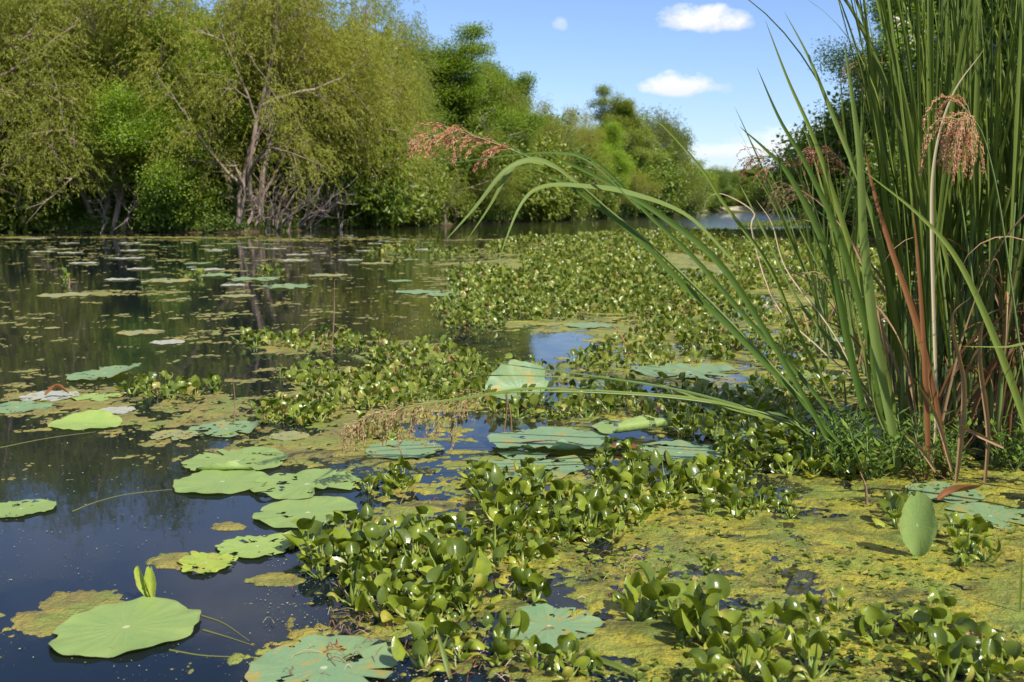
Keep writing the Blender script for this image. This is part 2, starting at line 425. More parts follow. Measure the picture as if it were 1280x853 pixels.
# ------------------------------------------------------------------ trees
def grow(mb, tips, p, d, L, r, lvl, mx, rng, prm):
    n = 7; pts = [p]; q = p.copy(); dd = d.copy()
    for s in range(n):
        dd = nrm(dd + rng.normal(0, prm['jit'], 3) + np.array([0, 0, prm['trop'][lvl]]))
        q = q + dd * L / n; pts.append(q.copy())
    pts = np.array(pts)
    tube(mb, pts, np.linspace(r, r * (.45 if lvl < mx else .2), n + 1), 7 if lvl == 0 else (5 if lvl == 1 else 3))
    if lvl >= mx:
        for s in range(2, n + 1): tips.append((pts[s], dd))
        return
    for c in range(prm['kids'][lvl]):
        t = prm['t0'][lvl] + (1 - prm['t0'][lvl]) * (c + rng.rand()) / prm['kids'][lvl]
        idx = min(int(t * n), n - 1); base = pts[idx] + (pts[idx + 1] - pts[idx]) * (t * n - idx)
        az = rng.rand() * 2 * PI if lvl else c * 2.4 + rng.rand()
        tt = nrm(pts[idx + 1] - pts[idx]); a = nrm(np.cross(tt, [.3, .2, .9] if abs(tt[2]) < .9 else [1, .2, 0])); b = np.cross(tt, a)
        an = R(prm['ang'][lvl] + rng.normal(0, 9))
        cd = tt * math.cos(an) + (a * math.cos(az) + b * math.sin(az)) * math.sin(an)
        sc = prm['len'][lvl] * (1.15 - .55 * t) * (.75 + .5 * rng.rand())
        grow(mb, tips, base, nrm(cd), L * sc, r * .55 * (1.1 - .4 * t), lvl + 1, mx, rng, prm)

def make_tree(kind, seed, H=14.0):
    rng = np.random.RandomState(seed); wood = MB(); tips = []
    if kind == 'willow':
        prm = dict(jit=.10, trop=[.02, .05, -.02, -.05], kids=[8, 5, 4], t0=[.12, .2, .2], ang=[42, 44, 45], len=[.60, .6, .55])
        ntr = rng.randint(3, 6)
        for c in range(ntr):
            az = c * 2 * PI / ntr + rng.rand(); lean = .12 + .38 * rng.rand()
            d = nrm([math.cos(az) * lean, math.sin(az) * lean, 1])
            grow(wood, tips, np.array([math.cos(az) * .35, math.sin(az) * .35, -.3]), d, H * (.55 + .22 * rng.rand()), .17 + .06 * rng.rand(), 0, 3, rng, prm)
    elif kind == 'broad':
        prm = dict(jit=.07, trop=[.1, .06, .02, 0], kids=[16, 6, 5], t0=[.18, .2, .2], ang=[54, 45, 48], len=[.40, .55, .6])
        grow(wood, tips, np.array([0, 0, -.3]), nrm([.05, .03, 1]), H * .9, .26, 0, 3, rng, prm)
    elif kind == 'tall':
        prm = dict(jit=.07, trop=[.1, .10, .04, 0], kids=[17, 6, 5], t0=[.28, .25, .2], ang=[46, 44, 48], len=[.34, .52, .6])
        grow(wood, tips, np.array([0, 0, -.3]), nrm([.05, .03, 1]), H * .93, .24, 0, 3, rng, prm)
    elif kind == 'oak':
        prm = dict(jit=.10, trop=[.1, .04, .02, 0], kids=[18, 8, 6], t0=[.06, .2, .2], ang=[66, 48, 48], len=[.58, .5, .45])
        grow(wood, tips, np.array([0, 0, -.3]), nrm([0, .03, 1]), H * .88, .45, 0, 3, rng, prm)
    elif kind == 'shrub':
        prm = dict(jit=.14, trop=[.05, .02, 0, 0], kids=[6, 4, 3], t0=[.15, .2, .2], ang=[45, 45, 50], len=[.7, .6, .5])
        for c in range(7):
            az = rng.rand() * 2 * PI; lean = .2 + .6 * rng.rand()
            grow(wood, tips, np.array([math.cos(az) * .2, math.sin(az) * .2, -.1]), nrm([math.cos(az) * lean, math.sin(az) * lean, 1]), H * (.5 + .2 * rng.rand()), .05, 0, 2, rng, prm)
    T = np.array([t[0] for t in tips]); D = np.array([t[1] for t in tips])
    keep = T[:, 2] > (.05 if kind == 'shrub' else .15 if kind == 'willow' else .14) * H * (.7 + .6 * rng.rand(len(T)))
    T, D = T[keep], D[keep]
    # gaps: whole regions of the crown carry few leaves
    g = fbm(T[:, 0] * .45 + seed, T[:, 2] * .45 + T[:, 1] * .3, 2)
    kp = rng.rand(len(T)) < np.clip((g - (.30 if kind == 'tall' else .27 if kind == 'broad' else .25)) * 4, .25 if kind in ('tall', 'broad') else .3, 1); T, D = T[kp], D[kp]
    cr = MB()
    if kind == 'willow':
        per = max(6, int(150000 / len(T))); ns = max(1, round(per / 13))
        Cs = []; As = []
        reps = np.repeat(np.arange(len(T)), ns); m = len(reps)
        st = T[reps] + rng.normal(0, .45, (m, 3)); out = nrm(np.stack([st[:, 0], st[:, 1], np.zeros(m)], 1))
        dir0 = nrm(D[reps] * .5 + out * .5 + rng.normal(0, .45, (m, 3)) + np.array([0, 0, .05])); L = .35 + .85 * rng.rand(m)
        for q in range(13):
            u = (q + rng.rand(m)) / 13
            pos = st + dir0 * (L * u)[:, None] + np.array([0, 0, -1.0]) * (L * u ** 2 * .40)[:, None]
            Cs.append(pos); As.append(nrm(dir0 * .6 + np.array([0, 0, -.9]) * u[:, None] + rng.normal(0, .42, (m, 3))))
        C = np.vstack(Cs); A = np.vstack(As)
        leaves(cr, C, A, rng.normal(0, 1, C.shape), .12 + .07 * rng.rand(len(C)), .034 + .016 * rng.rand(len(C)))
        mats = M['willow']
    else:
        tot = {'broad': 150000, 'tall': 100000, 'oak': 260000, 'shrub': 22000}[kind]
        per = max(4, tot // len(T)); reps = np.repeat(np.arange(len(T)), per); m = len(reps)
        spread = {'broad': .48, 'tall': .34, 'oak': .42, 'shrub': .30}[kind]
        C = T[reps] + np.clip(rng.normal(0, spread, (m, 3)), -1.7 * spread, 1.7 * spread) * np.array([1, 1, .95])
        out = nrm(C - np.array([0, 0, H * .45]))
        A = nrm(rng.normal(0, 1, (m, 3)) + out * .5 - np.array([0, 0, .35]))
        S = nrm(rng.normal(0, 1, (m, 3)))
        S = np.cross(A, nrm(np.array([0, 0, 1.0]) * .8 + out * .5 + rng.normal(0, .55, (m, 3))))
        sz = {'broad': .125, 'tall': .12, 'oak': .125, 'shrub': .14}[kind]
        leaves(cr, C, A, S, sz * (.75 + .5 * rng.rand(m)), sz * .62 * (.8 + .4 * rng.rand(m)), fold=.12)
        mats = M['broad']
    nm = {'willow': 'willow_tree', 'broad': 'broadleaf_tree', 'tall': 'cottonwood_tree', 'oak': 'oak_tree', 'shrub': 'shrub'}[kind]
    root = empty(nm, (0, 0, 0))
    wood.build('trunk' if kind != 'shrub' else 'stems', M['bark'] if kind in ('willow', 'shrub') else M['bark_grey'], root)
    cr.build('crown' if kind != 'shrub' else 'foliage', mats, root, smooth=False)
    top = float(np.percentile(T[:, 2], 99.5)); hw = float(np.percentile(np.abs(T[:, 0]), 95))
    return dict(root=root, used=False, top=top, hw=hw)

TR = {'W1': make_tree('willow', 11), 'W2': make_tree('willow', 22), 'W3': make_tree('willow', 35), 'W4': make_tree('willow', 48),
      'B1': make_tree('broad', 5), 'B2': make_tree('broad', 6), 'T1': make_tree('tall', 9), 'T2': make_tree('tall', 10),
      'O1': make_tree('oak', 14, 13), 'S1': make_tree('shrub', 3, 3.0), 'S2': make_tree('shrub', 4, 3.0)}

def place_tree(key, px, off, toppy, label, cat='tree', group=None, width=None, col=(.13, .19, .03), rz=None, h=None):
    t = TR[key]; b = bank(px, off)
    if h is None: h = P(px, toppy, b[1])[2] - b[2]
    s = h / t['top']; sx = s
    if width is not None: sx = (width / FPX * b[1] / 2) / t['hw']
    rz = random.random() * 6.28 if rz is None else rz
    sc = (sx, sx, s)
    c4 = (*col, 1)
    if not t['used']:
        o = t['root']; t['used'] = True
        o.location = [float(q) for q in b]; o.rotation_euler = (0, 0, rz); o.scale = sc; o.color = c4
        for ch in o.children: ch.color = c4
    else: o = dup(t['root'], b, rz, sc, c4)
    if 'group' in o: del o['group']
    return tag(o, label, cat, group)

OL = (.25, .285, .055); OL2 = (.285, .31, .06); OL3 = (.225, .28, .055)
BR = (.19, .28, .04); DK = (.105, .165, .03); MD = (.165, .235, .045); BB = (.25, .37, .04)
gL = 'trees along the left bank'
front = [
 ('W1', 138, 1.2, -95, 'large drooping olive willow whose reddish trunk stands alone at the left bank edge', OL, 250),
 ('W2', 318, 1.0, -60, 'wide olive willow with several bare leaning trunks fanning from the left bank', OL2, 270),
 ('W3', 412, 1.5, 2, 'yellow-green willow over the pale bare branches reaching out above the water', OL2, 215),
 ('B2', 232, 1.4, 20, 'bright green broadleaf tree between the two big drooping willows', BB, 170),
 ('B2', 15, 2.5, 20, 'dark green broadleaf tree at the far left edge of the pond bank', BR, 150),
 ('W4', 60, 3.0, -80, 'olive willow with high crown left of the large drooping willow', OL3, 200),
 ('W2', 480, 2.5, 6, 'tall narrow olive willow, highest on the skyline beside the open blue sky', OL3, 135),
 ('T1', 548, 3.5, 34, 'tall sparse cottonwood with sky showing through its open upper branches', BR, 150),
 ('T2', 592, 4.0, 62, 'thin green cottonwood just right of the tallest sparse one', (.165, .25, .03), 125),
 ('W1', 540, 1.2, 150, 'low olive willow with pale stems standing at the waterline under the cottonwoods', OL3, 150),
 ('B1', 622, 3.0, 108, 'rounded mid green tree where the skyline drops toward the channel', BR, 90),
 ('W3', 660, 2.0, 138, 'olive willow behind the rosy drooping seed head', OL, 100),
 ('W2', 706, 2.0, 132, 'soft yellow-green willow in the dip of the skyline', OL2, 90),
 ('B2', 738, 2.5, 150, 'vivid lime green rounded tree in front of the peaked willow', BB, 80),
 ('T1', 778, 4.0, 104, 'peaked tall tree rising above its neighbours at the mouth of the channel', OL3, 80),
 ('W4', 806, 2.0, 132, 'dense willow sloping down on the right of the peaked tree', (.15, .20, .045), 90),
 ('W1', 838, 3.0, 176, 'lower willow second from the end of the left tree line', OL3, 70),
 ('B1', 862, 2.5, 206, 'small lime green tree ending the left tree line', BB, 50),
 ('W4', 610, 3.2, 92, 'feathery olive willow filling the skyline slope right of the cottonwoods', OL3, 120),
 ('W2', 645, 4.5, 118, 'pale olive willow on the skyline just above the rosy seed head', OL, 100),
 ('W3', 585, 1.0, 190, 'short olive willow with dark trunks at the waterline left of the rosy seed head', OL3, 100),
 ('W2', 690, .8, 205, 'short brushy willow at the waterline with reddish bare stems', OL3, 90),
 ('W1', 770, .8, 195, 'round brushy willow at the waterline left of the channel mouth', OL, 80),
]
for i, (k_, px, off, tp, lb, c, w) in enumerate(front):
    tp = tp + (9 if px > 470 else 0)
    place_tree(k_, px, off, tp, lb, 'tree', gL, w, c)
# second and third rows: shaded depth
rw = np.random.RandomState(77)
back = []
for q in range(24):
    px = -330 + q * 51 + rw.randint(-14, 14)
    sky = np.interp(px, [-300, 430, 540, 620, 700, 780, 860], [-30, 8, 60, 122, 138, 125, 205])
    if px > 870: continue
    kx = ['B1', 'B2', 'W3', 'T2', 'B2', 'W4'][rw.randint(6)]
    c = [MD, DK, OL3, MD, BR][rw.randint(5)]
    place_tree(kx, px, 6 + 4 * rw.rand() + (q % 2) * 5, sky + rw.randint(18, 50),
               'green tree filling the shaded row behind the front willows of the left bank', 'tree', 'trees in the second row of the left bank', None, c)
for px in range(-60, 870, 21):
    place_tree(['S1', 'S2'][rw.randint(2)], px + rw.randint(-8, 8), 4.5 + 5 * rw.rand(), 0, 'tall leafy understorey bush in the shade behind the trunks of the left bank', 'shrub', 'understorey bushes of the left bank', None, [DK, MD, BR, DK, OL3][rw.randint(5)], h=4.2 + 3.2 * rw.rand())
for px, tp in ((-60, -60), (-150, -60), (-250, -50), (-380, -40)):
    place_tree('W2' if px % 100 else 'W4', px, 1.5, tp, 'olive willow of the left bank standing past the picture edge', 'tree', 'willows past the left picture edge', None, OL)
for px in list(range(-20, 470, 34)):
    place_tree(['S1', 'S2'][rw.randint(2)], px + rw.randint(-9, 9), .8 + rw.rand() * 3, 0, 'low leafy shrub under the big willows at the left waterline', 'shrub', 'shrubs under the left bank willows', None, [DK, MD, BR, DK][rw.randint(4)], h=1.6 + 1.6 * rw.rand())
for px in list(range(480, 870, 22)):
    place_tree(['S1', 'S2'][rw.randint(2)], px + rw.randint(-6, 6), .6 + rw.rand() * 2, 0, 'low leafy shrub at the waterline under the cottonwoods and channel trees', 'shrub', 'shrubs along the waterline toward the channel', None, [OL3, MD, OL3, DK][rw.randint(4)], h=2.0 + 2.2 * rw.rand())
# far shore beyond the channel
for q, px in enumerate(range(866, 1075, 9)):
    kx = ['B1', 'B2', 'W4', 'B1', 'T2'][rw.randint(5)]
    if px < 985:
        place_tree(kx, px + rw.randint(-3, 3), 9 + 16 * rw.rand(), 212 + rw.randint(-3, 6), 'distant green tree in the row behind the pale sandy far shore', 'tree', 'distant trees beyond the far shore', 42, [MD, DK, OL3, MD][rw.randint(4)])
for q in range(22):
    px = 868 + q * 6
    if px < 990:
        place_tree(['S1', 'S2'][q % 2], px, 10 + 5 * rw.rand(), 0, 'distant low bush at the back of the pale sandy far shore', 'shrub', 'bushes behind the far sandy shore', None, [MD, DK, OL3][q % 3], h=4 + 2 * rw.rand())
# right bank
place_tree('O1', 1275, 15, -175, 'big dark green oak behind the tall cutgrass on the right', 'tree', None, 380, (.25, .37, .05), rz=.4)
place_tree('B2', 1172, 11, -90, 'dense green tree whose left side shows beside the open sky behind the cutgrass', 'tree', None, 230, (.25, .37, .05), rz=1.0)
place_tree('B1', 1172, 8, 110, 'lower dense tree filling the gap under the big oak at its left', 'tree', None, 100, (.23, .33, .045), rz=2.0)
place_tree('O1', 1420, 10, -190, 'dark green oak past the right picture edge', 'tree', None, 380, (.18, .28, .035), rz=2.4)
for px, off, h_ in ((1058, 3, 2.4), (1080, 2, 2.8), (1110, 3, 3.2), (1150, 2, 3.0), (1185, 4, 3.6), (1220, 2, 3.2), (1265, 3, 3.4), (1310, 2, 3.4), (1060, 6, 4.0), (1120, 7, 4.6), (1180, 8, 4.8), (1240, 7, 4.6), (1300, 7, 4.6), (1040, 7, 2.4)):
    place_tree(['S1', 'S2'][rw.randint(2)], px, off, 0, 'dark leafy shrub of the right bank seen between the cutgrass blades', 'shrub', 'shrubs on the right bank', None, [MD, MD, DK][rw.randint(3)], h=h_)
for t in TR.values():
    if not t['used']:
        for ch in list(t['root'].children): bpy.data.objects.remove(ch)
        bpy.data.objects.remove(t['root'])

# bare pale branches leaning out from willow bank
def bare(px0, off, tips, Yo, r, label, name='bare_branch'):
    b = bank(px0, off); mb = MB()
    for tp in tips:
        pts = [b + [0, 0, -.1]] + [P(x, y, b[1] + Yo * (q + 1) / len(tp)) for q, (x, y) in enumerate(tp)]
        c = smooth_curve(pts, 14); c += np.random.RandomState(len(label)).normal(0, .04, c.shape)
        tube(mb, c - b, np.linspace(r, .012, 14), 5)
        rg = np.random.RandomState(int(tp[0][0]))
        for w in range(7):
            i0 = rg.randint(4, 13); d = nrm(c[min(i0 + 1, 13)] - c[i0] + rg.normal(0, .25, 3)); L = .5 + .9 * rg.rand()
            tw = np.array([c[i0] + d * L * u + np.array([0, 0, .15 * L * u * u]) for u in np.linspace(0, 1, 5)])
            tube(mb, tw - b, np.linspace(r * .3, .008, 5), 4)
    return tag(mb.build(name, M['bark_pale' if name == 'bare_branch' else 'bark'], None, b), label, 'bare branch')
bare(372, .3, [[(400, 262), (425, 240), (436, 232)], [(392, 258), (404, 225), (420, 196)], [(385, 268), (410, 262), (426, 245)]], -1.5, .06, 'pale bare branches stretching low to the right from the left bank')
bare(428, -.6, [[(424, 272), (421, 255)], [(429, 270), (433, 252)]], -.2, .05, 'pale forked snag standing in water at the end of the willow bank')
bare(303, .3, [[(300, 240), (312, 190), (332, 150), (352, 135)], [(305, 240), (298, 215), (290, 200)]], -.8, .13, 'thick pale leaning trunk rising bare through the wide willow', 'leaning_snag')
bare(345, .3, [[(352, 250), (368, 215), (372, 200)], [(340, 255), (330, 225)], [(356, 262), (378, 232), (398, 205)]], -.8, .10, 'cluster of slanting bare trunks right of the thick leaning trunk', 'leaning_snag')
bare(147, .2, [[(146, 250), (138, 225), (130, 205)], [(150, 250), (156, 230)], [(148, 255), (140, 235), (146, 205)]], -.6, .13, 'short reddish brown trunk group under the large drooping willow', 'leaning_snag')
bare(556, .3, [[(558, 262), (566, 245), (572, 228)]], -.8, .16, 'single pale straight stem leaning right under the cottonwoods', 'leaning_snag')

for q, (bx, tx, ty) in enumerate([(322, 330, 215), (335, 345, 225), (362, 352, 210), (380, 392, 222), (312, 322, 235), (398, 410, 232)]):
    bare(bx, .15, [[(bx + (tx - bx) * .3, 262), (tx, ty)], [(bx + 4, 268), (bx + 14, 240)]], -.3, .075, 'slim brown leaning stem in the thicket under the wide willow, ' + ['thinnest', 'second from left', 'leaning left', 'forked near its top', 'leftmost', 'rightmost'][q], 'leaning_snag')
for q, (bx, tx, ty) in enumerate([(350, 405, 205), (385, 432, 226), (340, 300, 222), (395, 445, 240), (135, 120, 215), (158, 172, 232)]):
    bare(bx, .1, [[(bx + (tx - bx) * .45, 258), (tx, ty)], [(bx + (tx - bx) * .2, 270), (bx + (tx - bx) * .8, 250)]], -1.2, .05,
         ['pale bare branch leaning far right out of the thicket', 'pale bare branch low over the water right of the thicket', 'pale bare branch leaning left out of the thicket', 'shortest pale bare branch at the right end of the thicket', 'pale bare branch leaning left beside the reddish trunk group', 'pale bare branch leaning right beside the reddish trunk group'][q])
# bank undergrowth: uncountable mass of leaves along the shore
def undergrowth(name, t0, t1, n, hmax, depth, size, mat, seed, label):
    rg = np.random.RandomState(seed)
    t = t0 + (t1 - t0) * rg.rand(n); o = .05 + depth * rg.rand(n) ** 1.3
    rr_ = shoreR(t) + o
    hh = (.25 + .9 * fbm(t * 120, o * .8 + seed, 3)) * hmax * np.clip(.3 + o * .8, 0, 1)
    z = np.interp(o, offs, zz) + hh * rg.rand(n) ** .8
    C = np.stack([np.sin(t) * rr_, np.cos(t) * rr_, z], 1)
    A = nrm(rg.normal(0, 1, (n, 3)) + [0, 0, .5]); S = rg.normal(0, 1, (n, 3))
    mb = MB(); leaves(mb, C, A, S, size * (.7 + .6 * rg.rand(n)), size * .5)
    return tag(mb.build(name, mat, smooth=False), label, 'undergrowth', None, 'stuff')
tt = lambda px: math.atan2(G(px, 400)[0], G(px, 400)[1])
undergrowth('undergrowth', tt(-350), tt(470), 70000, 1.5, 5, .16, M['bush'], 1, 'green leafy undergrowth covering the left bank under the willows')
undergrowth('undergrowth', tt(470), tt(865), 50000, 2.2, 6, .24, M['bush'], 2, 'brushy green undergrowth along the bank toward the channel')
undergrowth('undergrowth', tt(985), tt(1450), 60000, 1.6, 9, .12, M['bush'], 4, 'dark green undergrowth covering the right bank behind the cutgrass')
undergrowth('bank_grass', tt(660), tt(850), 14000, 1.2, 1.8, .3, M['grass'], 5, 'bright green grass fringe at the waterline near the channel mouth')

undergrowth('bank_grass', tt(-60), tt(470), 16000, .75, 1.0, .2, M['grass'], 6, 'bright green grass fringe along the left waterline under the willows')
# marsh islet of grass on the right of the channel
rg = np.random.RandomState(8); mb = MB(); n = 16000
a = rg.rand(n); cx = 922 + 110 * a; cy = 281 + 4 * (rg.rand(n) - .5) - 3 * (a - .5)
C = np.array([G(x, y) for x, y in zip(cx, cy)])
A = nrm(rg.normal(0, .35, (n, 3)) + [0, 0, 1])
leaves(mb, C, A, rg.normal(0, 1, (n, 3)), .12 + .16 * rg.rand(n) * (.4 + a), .05)
tag(mb.build('marsh_grass', M['grass'], smooth=False), 'low yellow-green marsh grass strip in the water before the far shore', 'marsh grass', None, 'stuff')

# ------------------------------------------------------------------ lotus pads
LAND = []          # landmarks: (name phrase, x, y)
def pad_mesh(R0, seed, nr=12, nt=72, lobes=1.0, wave=1.0, cup=.02, torn=0.0, fold=None, tilt=None, squash=1.0):
    rg = np.random.RandomState(seed)
    r = np.linspace(0, 1, nr + 1)[1:]; t = np.arange(nt) * 2 * PI / nt
    ph = rg.rand(8) * 6.28
    edge = 1 + lobes * (.035 * np.sin(2 * t + ph[0]) + .03 * np.sin(3 * t + ph[1]) + .022 * np.sin(7 * t + ph[2]) + .016 * np.abs(np.sin(10.5 * t + ph[3])) + .012 * np.sin(17 * t + ph[4]))
    bite = np.clip((fbm(t * 2.2 + seed, t * 0 + seed * .7, 3) - (.70 - .2 * torn)) * 6, 0, .5) * (1 if torn else .25)
    edge = edge * (1 - bite)
    # close the seam of the non periodic bite noise
    w = np.clip((t - (2 * PI - .4)) / .4, 0, 1); edge = edge * (1 - w) + edge[0] * w
    X = (r[:, None] * edge[None, :]) * np.cos(t)[None, :]; Y = (r[:, None] * edge[None, :]) * np.sin(t)[None, :]
    rf = r[:, None]
    wave = wave * .6
    Z = cup * rf ** 2 + wave * .030 * rf ** 4 * np.sin(5 * t + ph[5])[None, :] + wave * .020 * rf ** 5 * np.sin(11 * t + ph[6])[None, :] \
        - .006 * np.cos(21 * t)[None, :] * rf * wave + .012 * (fbm(X * 4 + 9, Y * 4 + seed) - .5)
    V = np.vstack([[[0, 0, .0]], np.stack([X, Y, Z], -1).reshape(-1, 3)])
    uv = V[:, :2] / np.maximum(1e-6, 1) * 1.0
    uvr = np.vstack([[[0, 0]], np.stack([rf * np.cos(t)[None, :], rf * np.sin(t)[None, :]], -1).reshape(-1, 2)])
    V[:, 1] *= squash
    if fold:
        for (ang, d0, deg, rad) in fold:
            a = R(ang); u = np.array([math.cos(a), math.sin(a)]); d = V[:, 0] * u[0] + V[:, 1] * u[1]
            sel = d > d0; e = d[sel] - d0; amax = R(deg); phi = np.minimum(e / rad, amax)
            rest = np.maximum(e - rad * amax, 0)
            nd = d0 + rad * np.sin(phi) + rest * math.cos(amax); nz = rad * (1 - np.cos(phi)) + rest * math.sin(amax)
            zl = V[sel, 2]
            V[sel, 0] += (nd - d[sel] - zl * np.sin(phi)) * u[0]; V[sel, 1] += (nd - d[sel] - zl * np.sin(phi)) * u[1]
            V[sel, 2] = nz + zl * np.cos(phi)
    V = V * R0
    F = []
    i = np.arange(nr - 1)[:, None] * nt; j = np.arange(nt)[None, :]; j2 = (j + 1) % nt
    Q = (np.stack([i + j, i + nt + j, i + nt + j2, i + j2], -1).reshape(-1, 4)) + 1
    T3 = np.stack([np.zeros(nt, int), 1 + np.arange(nt), 1 + (np.arange(nt) + 1) % nt], -1)
    if torn:
        cen = V[Q].mean(1) / R0; rr2 = np.linalg.norm(cen[:, :2], axis=1)
        hole = (fbm(cen[:, 0] * 4.5 + seed, cen[:, 1] * 4.5, 3) > .72 - .10 * torn) & (rr2 > .35)
        Q = Q[~hole]
    mb = MB(); mb.add(V, Q, uvr); mb.f.append(T3); mb.f[-1] = np.hstack([T3, -np.ones((nt, 1), int)]); mb.mi.append(np.zeros(nt, int))
    return mb, V

def pad(px, py, wpx, mat, label, seed=None, short=None, group=None, z=0.007, rz=None, tilt=(0, 0), name='lotus_pad', **kw):
    if wpx < 180 and wpx > 85 and not kw.get('fold'): wpx *= 1.06
    g = G(px, py); d = np.linalg.norm(g - CAM); R0 = wpx / FPX * g[1] / math.cos(0) / 2 / 1.02
    seed = int(px * 7 + py) if seed is None else seed
    far = wpx < 45
    kw.setdefault('torn', .07 * (seed % 3) if not far else 0)
    rz = (seed * 1.37) % 6.28 if rz is None else R(rz)
    mb, V = pad_mesh(R0, seed, nr=5 if far else 12, nt=42 if far else 84, **kw)
    lo = V[:, 2].min()
    zoff = z - (lo * .45 if lo < 0 else 0)
    o = mb.build(name, M[mat], None, (g[0], g[1], zoff))
    o.rotation_euler = (R(tilt[0]), R(tilt[1]), rz)
    tag(o, label, 'lotus pad', group or 'lotus pads floating on the pond')
    if short: LAND.append((short, g[0], g[1]))
    return o

pad(158, 787, 186, 'pad_green', 'largest whole lotus pad, scalloped and light green, on dark open water at lower left', short='largest lotus pad', wave=1.2, lobes=1.0, rz=20)
pad(405, 838, 200, 'pad_teal', 'ragged lotus pad with brown chewed rim cut by the bottom edge', short='ragged bottom lotus pad', torn=.15, lobes=.8)
pad(385, 643, 128, 'pad_green', 'oval lotus pad nearest the hyacinths in the row of open-water pads', short='oval lotus pad')
pad(322, 685, 92, 'pad_bright', 'small bright notched lotus pad touching a wilting yellow pad', short='bright notched lotus pad', lobes=2.2)
pad(258, 706, 76, 'pad_yellow', 'wilted yellow lotus pad half sunk beside brown scum', short='wilted yellow pad', lobes=2.5, torn=.4, wave=2)
pad(296, 578, 134, 'pad_green', 'broad pale lotus pad with a small dark fold on its front rim', short='broad pale lotus pad', fold=[(-88, .78, 120, .06)], rz=0)
pad(278, 604, 118, 'pad_green', 'lotus pad tucked in front of the broad pale pad with a folded rim', short='tucked lotus pad')
pad(384, 608, 132, 'pad_green', 'lotus pad with pale centre at the edge of the orange scum', short='pale-centred lotus pad', wave=1.5)
pad(26, 638, 84, 'pad_green', 'lone lotus pad on dark water cut by the left edge', short='lone left lotus pad')
pad(283, 538, 94, 'pad_teal', 'blue-green lotus pad curled along its right side below the hyacinth band', short='curled blue-green pad', fold=[(10, .62, 70, .3)], rz=0)
pad(218, 546, 62, 'pad_tan', 'scum-coated lotus pad touching the curled blue-green one', short='scum-coated pad')
pad(362, 547, 52, 'pad_tan', 'small half-buried lotus pad in orange scum', short='half-buried pad')
pad(131, 473, 88, 'pad_teal', 'lotus pad lifted above the water with its right side tilted up', short='lifted lotus pad', tilt=(3, -5), z=.04, rz=0, fold=[(0, .3, 14, 2)])
pad(22, 511, 80, 'pad_teal', 'flat blue-green lotus pad at the left edge beside a curled brown leaf', short='left edge teal pad')
pad(62, 497, 74, 'pad_grey', 'greyish overturned lotus pad under the curled brown leaf', short='greyish pad')
pad(122, 498, 58, 'pad_bright', 'green lotus pad with scummy edge behind the folded yellow-green one', short='scummy green pad')
pad(145, 515, 50, 'pad_grey', 'small pale grey lotus pad floating bottom-up beside the folded pad', short='small grey pad')
pad(107, 532, 92, 'pad_bright', 'yellow-green lotus pad folded in half like an open book', short='folded yellow-green pad', fold=[(90, .1, 24, .5)], rz=-8, squash=.8)
pad(505, 564, 96, 'pad_teal', 'smooth blue-green lotus pad in orange scum beneath the tan seed head', short='smooth blue-green pad')
pad(688, 558, 152, 'pad_teal', 'large blue-green lotus pad with dark rolled front rim and a brown twig lying on it', short='large rolled-rim pad', fold=[(-95, .72, 150, .07)], rz=0, z=.03)
pad(655, 585, 150, 'pad_teal', 'large lotus pad lying in front of the rolled-rim pad, hyacinths over its edge', short='large front pad')
pad(790, 546, 100, 'pad_green', 'lotus pad with a reddish curled flap on its near side', short='red-flapped pad', fold=[(-60, .35, 160, .14)], z=.05, rz=0)
pad(850, 568, 120, 'pad_teal', 'blue-green lotus pad right of the one with the reddish flap', short='blue-green pad by the flap')
pad(686, 786, 128, 'pad_teal', 'torn ruffled lotus pad in front of the foreground hyacinths', short='torn ruffled pad', torn=.3, lobes=1.6, wave=1.8)
pad(655, 497, 98, 'pad_teal', 'lotus pad whose back half stands folded up above the raft under the crossing blades', short='folded-up pad', z=.03, rz=0, fold=[(104, -.05, 70, .35), (-15, .45, 60, .2)], wave=1.3)
pad(760, 486, 84, 'pad_teal', 'blue-green lotus pad right of the folded-up pad under crossing blades', short='pad under crossing blades')
pad(862, 466, 124, 'pad_teal', 'wide blue-green lotus pad among hyacinths left of the cutgrass', short='wide right pad')
pad(940, 488, 70, 'pad_teal', 'blue-green lotus pad just left of the slanting cutgrass blades', short='slanting-blade pad')
pad(880, 507, 104, 'pad_teal', 'blue-green lotus pad striped with blade shadow', short='shadow-striped pad')
pad(930, 548, 96, 'pad_teal', 'shaded lotus pad by the foot of the leaning cutgrass', short='shaded pad')
pad(985, 525, 90, 'pad_teal', 'lotus pad half hidden under the leaning cutgrass stems', short='half-hidden pad')
pad(1040, 426, 62, 'pad_teal', 'lotus pad seen between slanting blades behind the cutgrass', short='pad behind blades')
pad(932, 379, 44, 'pad_bright', 'small bright lime lotus pad in the gap of the hyacinth raft', short='lime gap pad')
pad(1020, 473, 56, 'pad_teal', 'small blue-green lotus pad against the left side of the cutgrass clump', short='clump-side pad')
pad(735, 408, 60, 'pad_teal', 'thin blue-green lotus pad at the back of the orange scum', short='back scum pad')
pad(815, 463, 56, 'pad_teal', 'narrow blue-green lotus pad beside the red stem', short='red-stem pad')
pad(1180, 618, 90, 'pad_teal', 'blue-green lotus pad behind the orange dead leaf at right', short='pad behind the orange leaf')
pad(1238, 647, 106, 'pad_teal', 'blue-green lotus pad in front of the orange dead leaf at right', short='pad by the orange leaf')
pad(1085, 545, 60, 'pad_teal', 'shaded lotus pad against the base of the cutgrass', short='clump-base pad')
